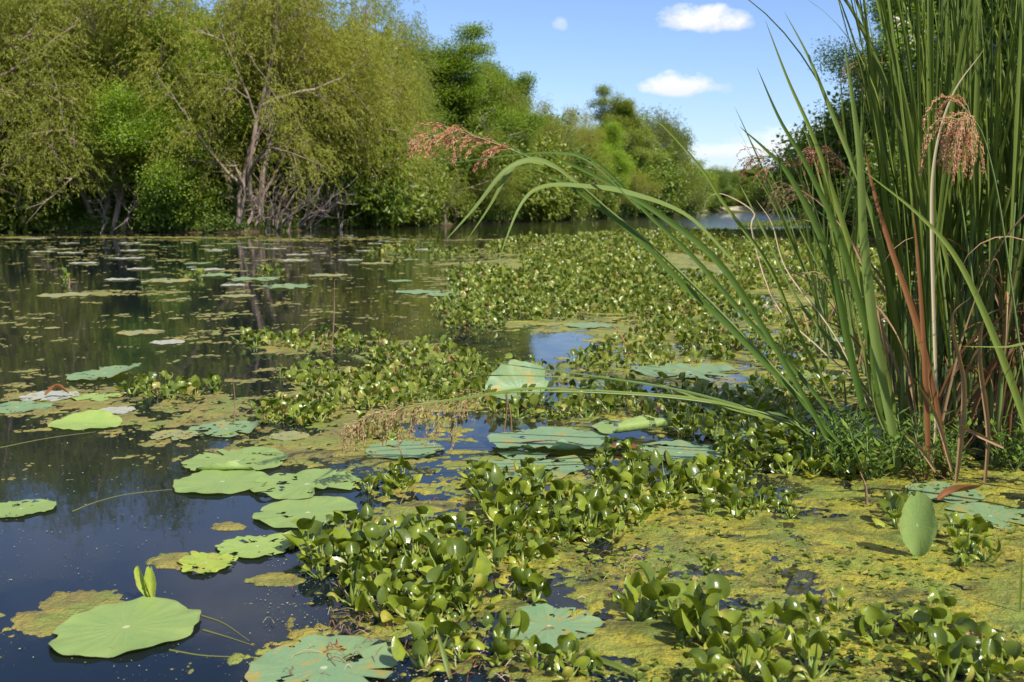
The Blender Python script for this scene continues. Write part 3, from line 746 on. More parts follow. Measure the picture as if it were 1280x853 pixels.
# mid-water pads
mids = [(210, 429, 44, 'pad_grey', 'pale whitish lotus pad alone on the dark green reflection'), (176, 417, 58, 'pad_tan', 'tan ragged lotus pad behind the pale whitish one'),
 (80, 370, 64, 'pad_tan', 'tan lotus pad in front of the thin scum streak at left'), (150, 350, 38, 'pad_grey', 'thin pale lotus pad above the scum streak'),
 (262, 345, 60, 'pad_teal', 'blue-green lotus pad in the left half of the long pad raft'), (318, 350, 66, 'pad_teal', 'blue-green lotus pad in the middle of the long pad raft'),
 (292, 357, 34, 'pad_grey', 'pale lotus pad just before the long pad raft'), (362, 359, 74, 'pad_teal', 'blue-green lotus pad right and forward of the long pad raft'),
 (298, 371, 42, 'pad_tan', 'tan lotus pad forward of the long pad raft'), (210, 352, 70, 'pad_tan', 'tan lotus pad at the left end of the long pad raft'),
 (560, 369, 56, 'pad_teal', 'blue-green lotus pad touching the hyacinth raft edge'), (522, 366, 56, 'pad_teal', 'blue-green lotus pad left of the hyacinth raft edge'),
 (500, 352, 32, 'pad_teal', 'small blue-green lotus pad behind the raft-edge pads'), (220, 399, 18, 'pad_tan', 'tiny tan lotus pad on open water above the pale whitish pad'),
 (65, 411, 20, 'pad_tan', 'tiny tan lotus pad on the open water at left'), (48, 399, 16, 'pad_tan', 'tiny scummy lotus pad left of the open reflection'),
 (155, 394, 14, 'pad_tan', 'tiny round lotus pad between two tan ones'), (230, 374, 18, 'pad_tan', 'tiny tan lotus pad under the scum streak'),
 (410, 345, 50, 'pad_tan', 'tan lotus pad at the right end of the long pad raft'), (470, 330, 40, 'pad_tan', 'tan lotus pad before the dark trunk reflections')]
for a in mids: pad(*a)
rg = np.random.RandomState(21)
for q in range(62):
    u = rg.rand() ** .8; py = 293 + 48 * (1 - u); px = rg.rand() * 640 - 10
    if px > 560 and py > 305: continue
    pad(px, py, 10 + 34 * rg.rand() * (.5 + .5 * (py - 290) / 50), ['pad_grey', 'pad_tan', 'pad_teal', 'pad_grey'][rg.randint(4)],
        'thin distant lotus pad in the scatter of pads toward the left bank', group='distant lotus pads toward the left bank')

# upright / curled leaves on stems
def upright(px, py, toppx, toppy, wpx, mat, label, short, open_deg, face, name='lotus_leaf', seed=5, asp=1.2):
    """lotus leaf standing on a stalk: elliptical half-folded cup"""
    g = G(px, py); root = empty(name, g)
    top = P(toppx, toppy, g[1]) - g; Wd = wpx / FPX * g[1]; H = float(np.linalg.norm(top))
    mb, V = pad_mesh(1.0, seed, fold=None, wave=.7, cup=.05)
    V0 = mb.v[0]
    a = R(open_deg); x = V0[:, 0]; 
    X = x * math.sin(a) * (1 - .42 * np.clip(-V0[:, 1], 0, 1) ** 1.2); Yd = -(x ** 2) * math.cos(a) * 1.1 + V0[:, 2] + .5 * np.clip(np.abs(x) - .78, 0, 1)
    up = nrm(top); sd = nrm(np.cross(up, [0, 1, 0])); fr = np.cross(sd, up)
    f = R(face); sd2 = sd * math.cos(f) + fr * math.sin(f); fr2 = np.cross(sd2, up)
    mb.v[0] = X[:, None] * sd2 * Wd / 2 / max(.3, math.sin(a)) + Yd[:, None] * fr2 * Wd / 2 + (V0[:, 1:2] * .5 + .52) * up * H
    mb.build('leaf_blade', M[mat], root)
    st = MB(); tube(st, smooth_curve([np.array([0, 0, -.05]), up * H * .02, up * H * .04], 8), .005, 6)
    st.build('stalk', M['culm'], root)
    tag(root, label, 'lotus leaf', 'upright lotus leaves'); LAND.append((short, g[0], g[1]))
upright(1145, 698, 1148, 618, 48, 'pad_green', 'upright lotus leaf standing on edge like a spear blade in yellow scum', 'upright lotus leaf', 60, 10, seed=6)
upright(190, 752, 172, 708, 15, 'pad_yellow', 'half of a narrow rolled pale-green young lotus leaf behind the largest pad', 'rolled young leaf', 30, 20, 'rolled_leaf', 12)
upright(190, 752, 186, 709, 15, 'pad_yellow', 'right-hand fold of the narrow rolled young lotus leaf behind the largest pad', 'rolled leaf fold', 30, -20, 'rolled_leaf', 13)
LAND = [l for l in LAND if l[0] != 'rolled leaf fold']

# ------------------------------------------------------------------ algae
ALG = [  # (cx, cy, rx, ry, weight) in photo pixels
 (1000, 690, 300, 80, 1.25), (1150, 760, 260, 90, 1.2), (850, 640, 190, 45, 1.0), (760, 780, 90, 60, .85), (900, 800, 200, 70, 1.1), (680, 620, 150, 40, .9),
 (560, 590, 130, 30, 1.0), (420, 560, 150, 30, 1.05), (420, 500, 150, 40, .95), (250, 510, 140, 26, .95), (90, 510, 140, 30, .8), (370, 435, 60, 10, .9), (500, 440, 90, 16, .7),
 (170, 366, 80, 4, .6), (330, 345, 90, 3, .45), (540, 640, 80, 20, .7), (800, 420, 90, 20, 1.0), (700, 408, 90, 12, .75), (930, 400, 110, 30, .8), (850, 480, 220, 60, .75), (600, 520, 150, 45, .7),
 (105, 758, 62, 20, 1.7), (60, 778, 40, 18, 1.5), (222, 701, 40, 11, 2.2), (285, 659, 26, 7, 2.2), (345, 726, 34, 8, 1.6), (480, 800, 110, 50, .6), (560, 760, 130, 50, .65), (1100, 600, 200, 40, .9),
 (440, 650, 60, 12, .6), (680, 700, 150, 60, .7), (830, 350, 260, 55, .95), (900, 310, 200, 20, .9), (1000, 340, 120, 60, .9), (1250, 700, 150, 120, .9), (190, 545, 90, 12, .6),
 (300, 325, 200, 1.6, .4), (120, 297, 260, 1.5, .5), (430, 300, 260, 2.0, .45), (560, 330, 40, 3, .5), (1180, 560, 130, 60, .7), (215, 600, 26, 6, .5), (470, 520, 90, 30, .9)]
HOLE = [(690, 438, 80, 12, .9), (910, 392, 28, 12, .9), (300, 640, 250, 60, .7), (930, 716, 50, 5, .55), (1000, 715, 22, 6, .75), (850, 718, 30, 6, .7), (830, 738, 60, 12, .5), (545, 730, 130, 14, .7),(900, 760, 40, 10, .4),
        (680, 530, 90, 12, .5), (980, 640, 80, 10, .3), (540, 425, 80, 14, .6), (150, 780, 170, 60, .15)]
def to_px(X, Y):
    dx = X; dy = Y; dz = -CH
    f = dy * FWD[1] + dz * FWD[2]; u = dy * UPV[1] + dz * UPV[2]
    return W0 / 2 + FPX * dx / f, H0 / 2 - FPX * u / f
def algF(X, Y):
    px, py = to_px(X, Y)
    f = np.zeros_like(px)
    for cx, cy, rx, ry, w in ALG:
        f = np.maximum(f, w * np.clip(1.25 - .8 * (((px - cx) / rx) ** 2 + ((py - cy) / ry) ** 2), 0, 1))
    for cx, cy, rx, ry, w in HOLE:
        f = f - w * np.exp(-(((px - cx) / rx) ** 2 + ((py - cy) / ry) ** 2))
    return f
ny, nx = 680, 660
s_ = np.linspace(0, 1, ny); Yg = 2.3 * (48 / 2.3) ** s_
u_ = np.linspace(-.58, .66, nx)
X = u_[None, :] * Yg[:, None]; Y = np.repeat(Yg[:, None], nx, 1)
Ff = algF(X, Y)
ns = fbm(X * 1.7, Y * 1.3, 5) * .9 + (fbm(X * 7 + 4, Y * 7, 4) - .5) * 1.3 + (fbm(X * 30 + 4, Y * 34, 3) - .5) * .9
hgt = (Ff * 1.0 + (ns - .45) * 1.6 - .57)
Z = np.clip(hgt * .03, -.012, .006) + np.where(hgt > 0, (fbm(X * 25, Y * 25, 3) - .5) * .008 * np.clip(hgt * 3, 0, 1), 0)
Z = np.minimum(Z, .0085)
V = np.stack([X, Y, Z], -1).reshape(-1, 3)
i = np.arange(ny - 1)[:, None] * nx; j = np.arange(nx - 1)[None, :]
Fq = np.stack([i + j, i + j + 1, i + nx + j + 1, i + nx + j], -1).reshape(-1, 4)
vis = (Z.reshape(-1)[Fq] > 0).any(1); Fq = Fq[vis]
used = np.unique(Fq); remap = np.zeros(len(V), int); remap[used] = np.arange(len(used))
mb = MB(); mb.add(V[used], remap[Fq])
tag(mb.build('algae_mat', M['algae']), 'yellow and brown floating algae scum covering the water between the plants', 'algae', None, 'stuff')

# ------------------------------------------------------------------ water hyacinth
def hy_plant(seed, nleaf, H, res=7, mb_l=None, mb_s=None, base=np.zeros(3), low=False, size=1.0):
    rg = np.random.RandomState(seed)
    for q in range(nleaf):
        fr = q / max(1, nleaf - 1)
        az = q * 2.399 + rg.rand() * .8 + seed
        lean = R(6 + 62 * fr ** .9 + rg.normal(0, 10)); L = H * (1.0 - .38 * fr) * (.75 + .45 * rg.rand())
        out = np.array([math.cos(az), math.sin(az), 0]); up = np.array([0, 0, 1.0])
        # stalk curve: leaves outward then rises
        d0 = nrm(out * math.sin(lean * 1.25) + up * math.cos(lean * 1.25)); d1 = nrm(out * math.sin(lean * .65) + up * math.cos(lean * .65))
        n = 4 if low else 8
        ts = np.linspace(0, 1, n); pts = []; p = base + out * .006 + up * (-.01)
        for t in ts:
            pts.append(p.copy()); p = p + nrm(d0 * (1 - t) + d1 * t) * L / (n - 1)
        pts = np.array(pts)
        fat = .6 + .8 * rg.rand()
        rad = (.0038 + .0095 * fat * np.exp(-((ts - .38) / .26) ** 2)) * (1.0 - .35 * ts) * size
        tube(mb_s, pts, rad, 3 if low else 7)
        # blade
        ax = nrm(d1 + out * .15 + rg.normal(0, .26, 3)); side = nrm(np.cross(ax, nrm(up * .9 - out * .6 + rg.normal(0, .35, 3)))); nn = np.cross(side, ax)
        Wd = (.032 + .026 * rg.rand()) * size; Ln = Wd * (1.55 + .4 * rg.rand())
        if fr > .8 and rg.rand() < .3: Wd *= .6; Ln *= .6
        bend = R(rg.choice([20, 60, 100, 150], p=[.2, .25, .28, .27])) * (1 if rg.rand() < .82 else -.5)
        cup = rg.choice([-.75, -.5, .2, .5, .75]) + rg.normal(0, .12)
        ns_ = 3 if low else res; nt_ = 3 if low else res
        s = np.linspace(0, 1, ns_); t = np.linspace(-1, 1, nt_)
        wprof = np.sin(PI * np.clip(s * .93 + .07, 0, 1) ** .72) ** .55; wprof[-1] = .12 if not low else .55
        if low: wprof[0] = .5
        cl = []; p = pts[-1].copy()
        for si in range(ns_):
            a = bend * s[si] ** 1.5
            dd = ax * math.cos(a) - nn * math.sin(a) * (1) ; cl.append(p.copy()); p = p + dd * Ln / (ns_ - 1)
        cl = np.array(cl)
        aa = bend * s ** 1.5; nloc = nn[None, :] * np.cos(aa)[:, None] + ax[None, :] * np.sin(aa)[:, None]
        Vv = cl[:, None, :] + side[None, None, :] * (t[None, :] * wprof[:, None] * Wd)[:, :, None] * 1.0 \
            + nloc[:, None, :] * (cup * (t ** 2)[None, :] * wprof[:, None] * Wd)[:, :, None]
        # heart-shaped base lobes
        Vv -= ax[None, None, :] * (np.abs(t)[None, :] ** 2 * (1 - s)[:, None] ** 2 * Wd * .35)[:, :, None]
        ii = np.arange(ns_ - 1)[:, None] * nt_; jj = np.arange(nt_ - 1)[None, :]
        Fv = np.stack([ii + jj, ii + jj + 1, ii + nt_ + jj + 1, ii + nt_ + jj], -1).reshape(-1, 4)
        uv = np.stack(np.meshgrid(s * Ln * 8, (t + 1) / 2, indexing='ij'), -1).reshape(-1, 2)
        mb_l.add(Vv.reshape(-1, 3), Fv, uv)

HV = []
for q in range(16):
    l, s = MB(), MB(); hy_plant(100 + q, [6, 8, 5, 7, 9, 5, 7, 6][q % 8], [.13, .16, .09, .15, .19, .07, .13, .11][q % 8], 7, l, s)
    HV.append((l.mesh('leaves', M['hy_leaf']), s.mesh('leaf_stalks', M['hy_stalk'])))
CL = [ # clusters: cx, cy, rx, ry, n
 (205, 492, 52, 9, 10), (262, 490, 14, 4, 2), (330, 430, 34, 10, 8), (420, 432, 62, 12, 22), (530, 455, 74, 20, 38), (400, 478, 55, 14, 14), (372, 520, 46, 14, 18), (470, 492, 70, 22, 30), (580, 485, 44, 26, 22), (470, 545, 26, 8, 4),
 (690, 515, 80, 12, 14), (650, 470, 60, 10, 8), (760, 455, 50, 16, 14), (845, 436, 90, 24, 40), (950, 420, 90, 24, 40), (805, 500, 90, 22, 24), (900, 525, 90, 26, 30), (1000, 500, 60, 36, 24), (1000, 440, 60, 30, 22),
 (485, 608, 30, 14, 8), (625, 612, 52, 20, 12), (560, 690, 120, 32, 52), (440, 700, 60, 32, 16), (700, 655, 110, 30, 38), (800, 625, 60, 26, 16), (520, 755, 80, 28, 16), (570, 820, 60, 22, 6), (660, 742, 20, 12, 3),
 (940, 640, 62, 16, 12), (885, 600, 55, 20, 12), (770, 585, 36, 14, 8), (1050, 585, 80, 18, 22), (960, 570, 60, 18, 18), (1125, 650, 20, 12, 4), (1212, 700, 26, 14, 5), (1195, 665, 22, 10, 2),
 (1100, 800, 120, 18, 15), (950, 805, 100, 22, 11), (860, 800, 30, 24, 5), (1240, 835, 60, 14, 6), (820, 775, 22, 10, 3), (885, 715, 3, 2, 1), (1010, 770, 40, 8, 3), (1180, 850, 80, 10, 5), (960, 855, 90, 10, 6),(720, 840, 50, 14, 4)]
rg = np.random.RandomState(5); HP = []
for cx, cy, rx, ry, n in CL:
    n = int(round(n * (.62 if (cy > 760 and cx > 800) else 1.0 if cy > 580 else 1.45 if cy > 470 else 1.2))) if n > 3 else n
    c = 0; tries = 0
    while c < n and tries < 800:
        tries += 1
        a = rg.rand() * 6.28; r_ = rg.rand() ** .5
        px, py = cx + rx * r_ * math.cos(a), cy + ry * r_ * math.sin(a)
        g = G(px, py)
        md = .082 if g[1] < 4.6 else .07 if g[1] < 7 else .085
        if any(abs(g[0] - h[0]) < md * 1.2 and math.hypot(g[0] - h[0], g[1] - h[1]) < md for h in HP): continue
        if math.hypot((g[0] - 2.75), (g[1] - 5.4) * 1.4) < .62: continue
        HP.append((g[0], g[1], px, py)); c += 1
# far raft
RAFT = [(560, 346), (620, 328), (605, 312), (640, 303), (720, 297), (800, 293), (900, 291), (1010, 290), (1080, 296), (1120, 330), (1130, 370), (1090, 420), (1020, 420), (1000, 395), (900, 385), (880, 405), (820, 420),(790, 405), (800, 392), (700, 398), (620, 404), (570, 402), (540, 388), (585, 372), (570, 360)]
def inside(x, y, poly):
    c = False; n = len(poly)
    for a in range(n):
        x1, y1 = poly[a]; x2, y2 = poly[a - 1]
        if (y1 > y) != (y2 > y) and x < (x2 - x1) * (y - y1) / (y2 - y1) + x1: c = not c
    return c
far = []
corners = [G(x, y) for x, y in RAFT]; x0, x1 = min(c[0] for c in corners), max(c[0] for c in corners); y0, y1 = min(c[1] for c in corners), max(c[1] for c in corners)
cell = .19
yy = y0
while yy < y1:
    st = cell * (1 + max(0, yy - 14) * .018)
    xx = x0
    while xx < x1:
        gx, gy = xx + rg.rand() * st, yy + rg.rand() * st
        px, py = to_px(gx, gy)
        if inside(px + rg.normal(0, 6), py + rg.normal(0, 2), RAFT) and fbm(np.array([gx * .5]), np.array([gy * .3]), 3)[0] > .36: far.append((gx, gy, px, py))
        xx += st
    yy += st
for cx, cy, rx, ry, n in [(1005, 216 + 85, 40, 6, 20), (240, 348, 14, 2, 4), (340, 343, 14, 2.5, 6), (500, 312, 22, 3, 12), (490, 318, 40, 2, 10), (86, 351, 6, 1, 2), (560, 318, 40, 5, 24), (860, 415, 60, 6, 12), (600, 408, 40, 4, 8)]:
    for q in range(n):
        px, py = cx + rx * (rg.rand() * 2 - 1), cy + ry * (rg.rand() * 2 - 1); g = G(px, py); far.append((g[0], g[1], px, py))
allp = sorted(HP + far, key=lambda h: h[1]); HP = [h for h in allp if -60 < h[2] < 1340][:300]; far = [h for h in allp if h not in set(HP)]
print('hyacinth far', len(far))
ORD = ['nearest', 'second nearest', 'third nearest', 'fourth nearest', 'fifth nearest', 'sixth nearest', 'seventh nearest', 'eighth nearest', 'ninth nearest', 'tenth nearest', 'eleventh nearest', 'twelfth nearest']
buck = {}
info = []
for k_, (x, y, px, py) in enumerate(HP):
    L = min(LAND, key=lambda l: math.hypot(l[1] - x, (l[2] - y) * .8)); dx, dy = x - L[1], y - L[2]
    side = ('right of' if dx > 0 else 'left of') if abs(dx) > abs(dy) * .8 else ('behind' if dy > 0 else 'in front of')
    buck.setdefault((L[0], side), []).append((math.hypot(dx, dy), k_))
lab = {}
for (nm, side), lst in buck.items():
    lst.sort()
    for r_, (d, k_) in enumerate(lst): lab[k_] = (nm, side, r_)
for k_, (x, y, px, py) in enumerate(HP):
    q = rg.randint(16); s = .58 * (.55 + .75 * rg.rand()) * (1.08 if 640 < py < 780 and px < 900 else 1.0)
    root = empty('water_hyacinth', (x, y, .002), rg.rand() * 6.28, s)
    link('leaves', HV[q][0], root); link('leaf_stalks', HV[q][1], root)
    nm, side, r_ = lab[k_]
    look = 'tall' if [.15, .19, .12, .17, .21, .10, .16, .14][q % 8] * s > .11 else ('low' if [.15, .19, .12, .17, .21, .10, .16, .14][q % 8] * s < .08 else 'leafy')
    lb = f"{look} water hyacinth, {ORD[r_]} {side} the {nm}" if r_ < len(ORD) else f"{look} water hyacinth in the thick growth {side} the {nm}"
    tag(root, lb, 'water hyacinth', 'water hyacinths floating in the near half of the pond')
l, s = MB(), MB()
for k_, (x, y, px, py) in enumerate(far):
    sc = (.66 + .22 * rg.rand()) * float(np.interp(y, [6, 11, 17], [.62, .72, .95])); hy_plant(5000 + k_, 6 if y < 22 else 5, .17 * sc, 4 if y < 18 else 3, l, s, np.array([x, y, 0.0]), low=y > 18, size=1.15 * sc * (1 + max(0, y - 15) * .02))
root = l.build('hyacinth_raft', M['hy_far'])
tag(root, 'dense raft of water hyacinth filling the middle distance', 'water hyacinth raft', None, 'stuff')
sr = s.build('stalks', M['hy_stalk'], root); sr['kind'] = 'stuff'

# ------------------------------------------------------------------ cutgrass
def blade_w(n, w, p0=.35):
    t = np.linspace(0, 1, n)
    return w * np.clip(np.minimum(.55 + t / p0 * .45, 1), 0, 1) * np.clip((1 - t) / .62, 0, 1) ** .75 + .0006
def free_blade(rg, p, az, tilt, L, droop, n=22):
    """curve that starts near vertical and arches outward"""
    o = np.array([math.cos(az), math.sin(az), 0]); pts = [p]; a = tilt
    for q in range(n - 1):
        t = q / (n - 1); a = a + droop * (t ** 2.2) / n * 3.2
        d = o * math.sin(a) + np.array([0, 0, math.cos(a)]); p = p + d * L / (n - 1); pts.append(p.copy())
    return np.array(pts)
def shoot(x, y, seed, lean_x, lean_y, H, label, nb=6, dead=1):
    rg = np.random.RandomState(seed)
    root = empty('cutgrass_shoot', (x, y, 0)); z0 = np.array([0, 0, -.03])
    ld = np.array([lean_x, lean_y, 1.0]); ld = nrm(ld)
    st = MB(); top = ld * H * .42
    cul = smooth_curve([z0, top * .5, top], 8); tube(st, cul, np.linspace(.013, .007, 8), 7); st.build('culm', M['culm'], root)
    bl = MB()
    for q in range(nb):
        t = .08 + .9 * q / nb; b = cul[0] + (cul[-1] - cul[0]) * t * .95
        az = math.atan2(lean_y, lean_x) + rg.normal(0, 1.1) if (abs(lean_x) + abs(lean_y)) > .08 and rg.rand() < .6 else rg.rand() * 6.28
        lz = math.atan(math.hypot(lean_x, lean_y)) * .7
        L = H * (.78 + .35 * rg.rand()) * (1.0 - .25 * t); dr = abs(rg.normal(.12, .25)) + (.8 if rg.rand() < .10 else 0)
        c = free_blade(rg, b, az, R(abs(rg.normal(0, 6))) , L, dr)
        c = c + np.outer(c[:, 2] - b[2], [lean_x, lean_y, 0])
        fa = rg.rand() * 6.28
        ribbon(bl, c, blade_w(22, .011 + .020 * rg.rand() ** 1.1), [math.cos(fa), math.sin(fa), .2], .35, 0, rg.normal(0, .9))
    bl.build('leaves', M['blade'], root)
    if dead:
        db = MB()
        for q in range(dead):
            az = rg.rand() * 6.28; L = H * (.25 + .4 * rg.rand())
            c = free_blade(rg, z0 + [0, 0, .05], az, R(6 + 25 * rg.rand()), L, 1.2 + 2.2 * rg.rand())
            c[:, 2] = np.maximum(c[:, 2], .02)
            ribbon(db, c, blade_w(22, .012 + .014 * rg.rand()), [rg.rand() - .5, rg.rand() - .5, .3], .6, 0, rg.normal(0, 3))
        db.build('dead_leaves', M['dead'], root)
    return tag(root, label, 'cutgrass', 'cutgrass shoots of the tall clump')
rg = np.random.RandomState(31)
gc = G(1215, 568)
ns_ = 0; pts_s = []
while ns_ < 60:
    a = rg.rand() * 6.28; r_ = rg.rand() ** .55
    x = gc[0] + .16 + .66 * r_ * math.cos(a); y = gc[1] + .05 + .42 * r_ * math.sin(a)
    if x > gc[0] + .65: continue
    px, py = to_px(x, y)
    dxn = (x - gc[0]) / .7
    lx = (dxn * .17 if dxn < 0 else dxn * .06) + rg.normal(0, .08); ly = (y - gc[1]) * .15 + rg.normal(0, .04)
    where = ('at the left edge' if dxn < -.55 else 'left of the middle' if dxn < -.1 else 'in the middle' if dxn < .35 else 'at the right') + ' of the tall clump, ' + ('front row' if y < gc[1] - .1 else 'back rows' if y > gc[1] + .2 else 'middle rows')
    shoot(x, y, 900 + ns_, lx, ly, 2.5 + .7 * rg.rand() - (.5 if px < 1110 else 0), 'upright green cutgrass shoot ' + where, 5, rg.randint(0, 4))
    ns_ += 1
# smaller shoots behind at left of clump
for q in range(8):
    px = 1015 + 11 * q + rg.randint(-4, 4); g = G(px, 440 + rg.randint(-30, 40))
    shoot(g[0], g[1], 1400 + q, -.10 + rg.normal(0, .12), .02, 1.5 + .5 * rg.rand(), 'shorter cutgrass shoot standing behind the left side of the tall clump', 5, 1)

def hero_blade(mb, pxs, Y0, Y1, w, ref=(0, -1, .4), fold=.4, tw=0.0, n=34, root_down=False):
    m = len(pxs)
    pts = [P(x, y, Y0 + (Y1 - Y0) * q / (m - 1)) for q, (x, y) in enumerate(pxs)]
    if root_down:
        p0 = pts[0]
        if p0[2] > .02: pts = [np.array([p0[0] + (p0[0] - pts[1][0]) * .25 * min(1, p0[2] * 3), p0[1] + .03, -.03])] + pts
        else: pts[0] = np.array([p0[0], p0[1], -.03])
    c = smooth_curve(pts, n)
    ribbon(mb, c, blade_w(n, w), ref, fold, 0, tw); return c
def single(pxs, Y0, Y1, w, label, mat='blade', name='leaning_cutgrass', cat='grass blade', **kw):
    kw.setdefault('root_down', True); mb = MB(); c = hero_blade(mb, pxs, Y0, Y1, w, **kw)
    b = c[0].copy(); mb.v = [v - b for v in mb.v]
    return tag(mb.build(name, M[mat], None, b), label, cat, 'leaning blades of the cutgrass')
def panicle(mb_r, mb_s, c, i0, i1, nb, Lb, hang, rg, dens=1.0, out=(0, 0, 0), ss=1.0, spread=.28):
    """branchlets with spikelets along curve c between indices"""
    C, A, W_, L_ = [], [], [], []
    for q in range(nb):
        i = i0 + (i1 - i0) * (q + rg.rand()) / nb; k = min(int(i), len(c) - 2); b = c[k] + (c[k + 1] - c[k]) * (i - k)
        t = nrm(c[k + 1] - c[k]); L = Lb * (.55 + .6 * rg.rand()) * (1 - .45 * q / nb)
        d = nrm(t * .9 + rg.normal(0, spread, 3) + np.array(out)); p = b.copy(); pts = [p]
        m = 9
        for s in range(m):
            d = nrm(d + np.array([0, 0, -hang]) * (s / m + .15) + rg.normal(0, .04, 3)); p = p + d * L / m; pts.append(p.copy())
        pts = np.array(pts); tube(mb_r, pts, np.linspace(.0016, .0006, m + 1), 3)
        nsn = int(L * 190 * dens)
        for s in range(nsn):
            u = .25 + .75 * rg.rand(); f = u * m; kk = min(int(f), m - 1)
            C.append(pts[kk] + (pts[kk + 1] - pts[kk]) * (f - kk) + rg.normal(0, .0035, 3)); A.append(nrm(pts[kk + 1] - pts[kk]) + rg.normal(0, .28, 3))
    C = np.array(C); A = np.array(A); n = len(C)
    leaves(mb_s, C, A, rg.normal(0, 1, (n, 3)), (.011 + .007 * rg.rand(n)) * ss, .0045 * ss, fold=.2)
    leaves(mb_s, C, A, rg.normal(0, 1, (n, 3)), (.011 + .006 * rg.rand(n)) * ss, .0042 * ss, fold=.2)

# flowering stem bending left across the trees
def flowering(name_lab, stem, Y0, Y1, blades, pan, smat, group=None):
    rg = np.random.RandomState(len(name_lab))
    m = len(stem); pts = [P(x, y, Y0 + (Y1 - Y0) * q / (m - 1)) for q, (x, y) in enumerate(stem)]
    pts = [np.array([pts[0][0] + .02, pts[0][1] + .02, -.03])] + pts
    c = smooth_curve(pts, 60); b = c[0].copy()
    root = empty('flowering_cutgrass', b)
    st = MB(); tube(st, c - b, np.linspace(pan['r'], .0015, 60), 7); st.build('culm', M['culm'], root)
    for (pxs, y0, y1, w, mt, kw) in blades:
        mb = MB(); hero_blade(mb, pxs, y0, y1, w, **kw); mb.v = [v - b for v in mb.v]; mb.build('leaf_blade', M[mt], root)
    rr_, sp = MB(), MB(); panicle(rr_, sp, c - b, pan['i0'], 59, pan['n'], pan['L'], pan['hang'], rg, pan.get('dens', 1), pan.get('out', (0, 0, 0)), pan.get('ss', 1), pan.get('spread', .28))
    ph = rr_.build('seed_head', M['spike_tan'], root); sp.build('spikelets', M[smat], ph, smooth=False)
    return tag(root, name_lab, 'flowering grass', group or 'flowering stems of the cutgrass')
Yb = 5.2
flowering('cutgrass stem arching left over the water, ending in a rosy drooping seed head',
    [(1050, 560), (985, 480), (900, 390), (820, 312), (760, 262), (712, 222), (670, 201), (630, 184), (590, 170), (560, 165), (530, 175)], 5.0, 4.1,
    [([(1060, 565), (1000, 500), (900, 398), (850, 352), (800, 300), (752, 262), (700, 226), (640, 205)], 5.0, 4.2, .034, 'blade_dark', dict(ref=(.3, -1, .5))),
     ([(720, 228), (690, 206), (662, 200), (630, 215), (595, 258), (556, 302)], 4.3, 4.0, .026, 'blade_pale', dict(ref=(.2, -1, .6), fold=.3)),
     ([(680, 205), (650, 202), (632, 222), (612, 258), (584, 300)], 4.25, 4.1, .018, 'blade_pale', dict(ref=(.2, -1, .3))),
     ([(920, 330), (860, 270), (790, 242), (735, 233), (680, 233), (650, 258), (620, 334)], 4.6, 4.0, .028, 'blade_pale', dict(ref=(.3, -1, .8), fold=.25)),
     ([(800, 262), (740, 205), (700, 192), (640, 194), (570, 203), (514, 207)], 4.3, 4.2, .020, 'blade_dark', dict(ref=(0, -.5, 1)))],
    dict(r=.009, i0=40, n=28, L=.22, hang=.26, dens=1.4, ss=1.0), 'spike')
single([(1040, 560), (960, 420), (900, 330), (830, 272), (780, 240), (740, 218), (700, 200), (672, 188)], 4.9, 4.3, .032, 'broad dark blade arching left just above the flowering stem', 'blade_dark')
single([(1075, 565), (1000, 470), (935, 400), (870, 325), (810, 268), (760, 215), (730, 195), (700, 190)], 5.2, 4.6, .026, 'thin dark blade arching highest over the flowering stem', 'blade_dark')
single([(1075, 560), (1000, 420), (960, 330), (905, 255), (880, 215), (850, 180), (822, 152), (795, 140)], 5.3, 5.0, .020, 'thin blade crossing the pale clouds and curving over at its tip')
single([(1090, 560), (1060, 430), (1035, 320), (990, 225), (960, 190), (924, 158)], 5.2, 4.9, .042, 'short stiff blade pointing at the sky left of the taller pair', 'blade_dark')
single([(1110, 560), (1085, 420), (1050, 300), (1010, 210), (975, 150), (946, 84)], 5.3, 5.0, .040, 'left blade of the tall stiff pair against the sky', 'blade_dark')
single([(1130, 560), (1095, 420), (1060, 300), (1020, 180), (985, 100), (956, 24)], 5.4, 5.2, .036, 'right taller blade of the stiff pair against the sky')
single([(1140, 560), (1120, 400), (1090, 270), (1035, 130), (1010, 70), (980, 14)], 5.5, 5.4, .030, 'pale thin blade just right of the tall stiff pair', 'blade_pale')
single([(1120, 565), (1095, 430), (1080, 300), (1075, 200), (1065, 120), (1055, 50)], 4.9, 4.7, .05, 'broad pale upright blade at the left side of the clump', 'blade_pale')
single([(1130, 565), (1120, 440), (1100, 300), (1060, 190), (1050, 90)], 5.6, 5.7, .035, 'upright green blade behind the broad pale one')
single([(1180, 560), (1150, 420), (1110, 300), (1090, 230), (1082, 190)], 4.9, 4.9, .034, 'rust-brown dying blade standing in the front of the clump', 'rust', 'dead_cutgrass')
single([(1160, 565), (1155, 440), (1148, 330), (1140, 250)], 4.8, 4.8, .028, 'narrow rust-brown blade right of the broad dying blade', 'rust', 'dead_cutgrass')
single([(1170, 500), (1165, 300), (1168, 200), (1190, 120), (1230, 62)], 5.0, 5.0, .018, 'straw-coloured blade bowing right above the hanging seed head', 'straw', 'dead_cutgrass', fold=.7)
single([(1290, 560), (1250, 440), (1200, 330), (1150, 270), (1075, 210)], 4.6, 4.5, .036, 'long green blade slanting up left across the front of the clump')
single([(1345, 600), (1335, 480), (1300, 432), (1255, 434), (1200, 433)], 4.2, 4.1, .03, 'dark blade bent flat at the right edge in front of the clump', ref=(0, -.4, 1))
single([(1110, 560), (1050, 430), (985, 340), (965, 280), (945, 250)], 5.5, 5.6, .010, 'tan withered blade leaning left at the foot of the clump', 'straw', 'dead_cutgrass', fold=.8)
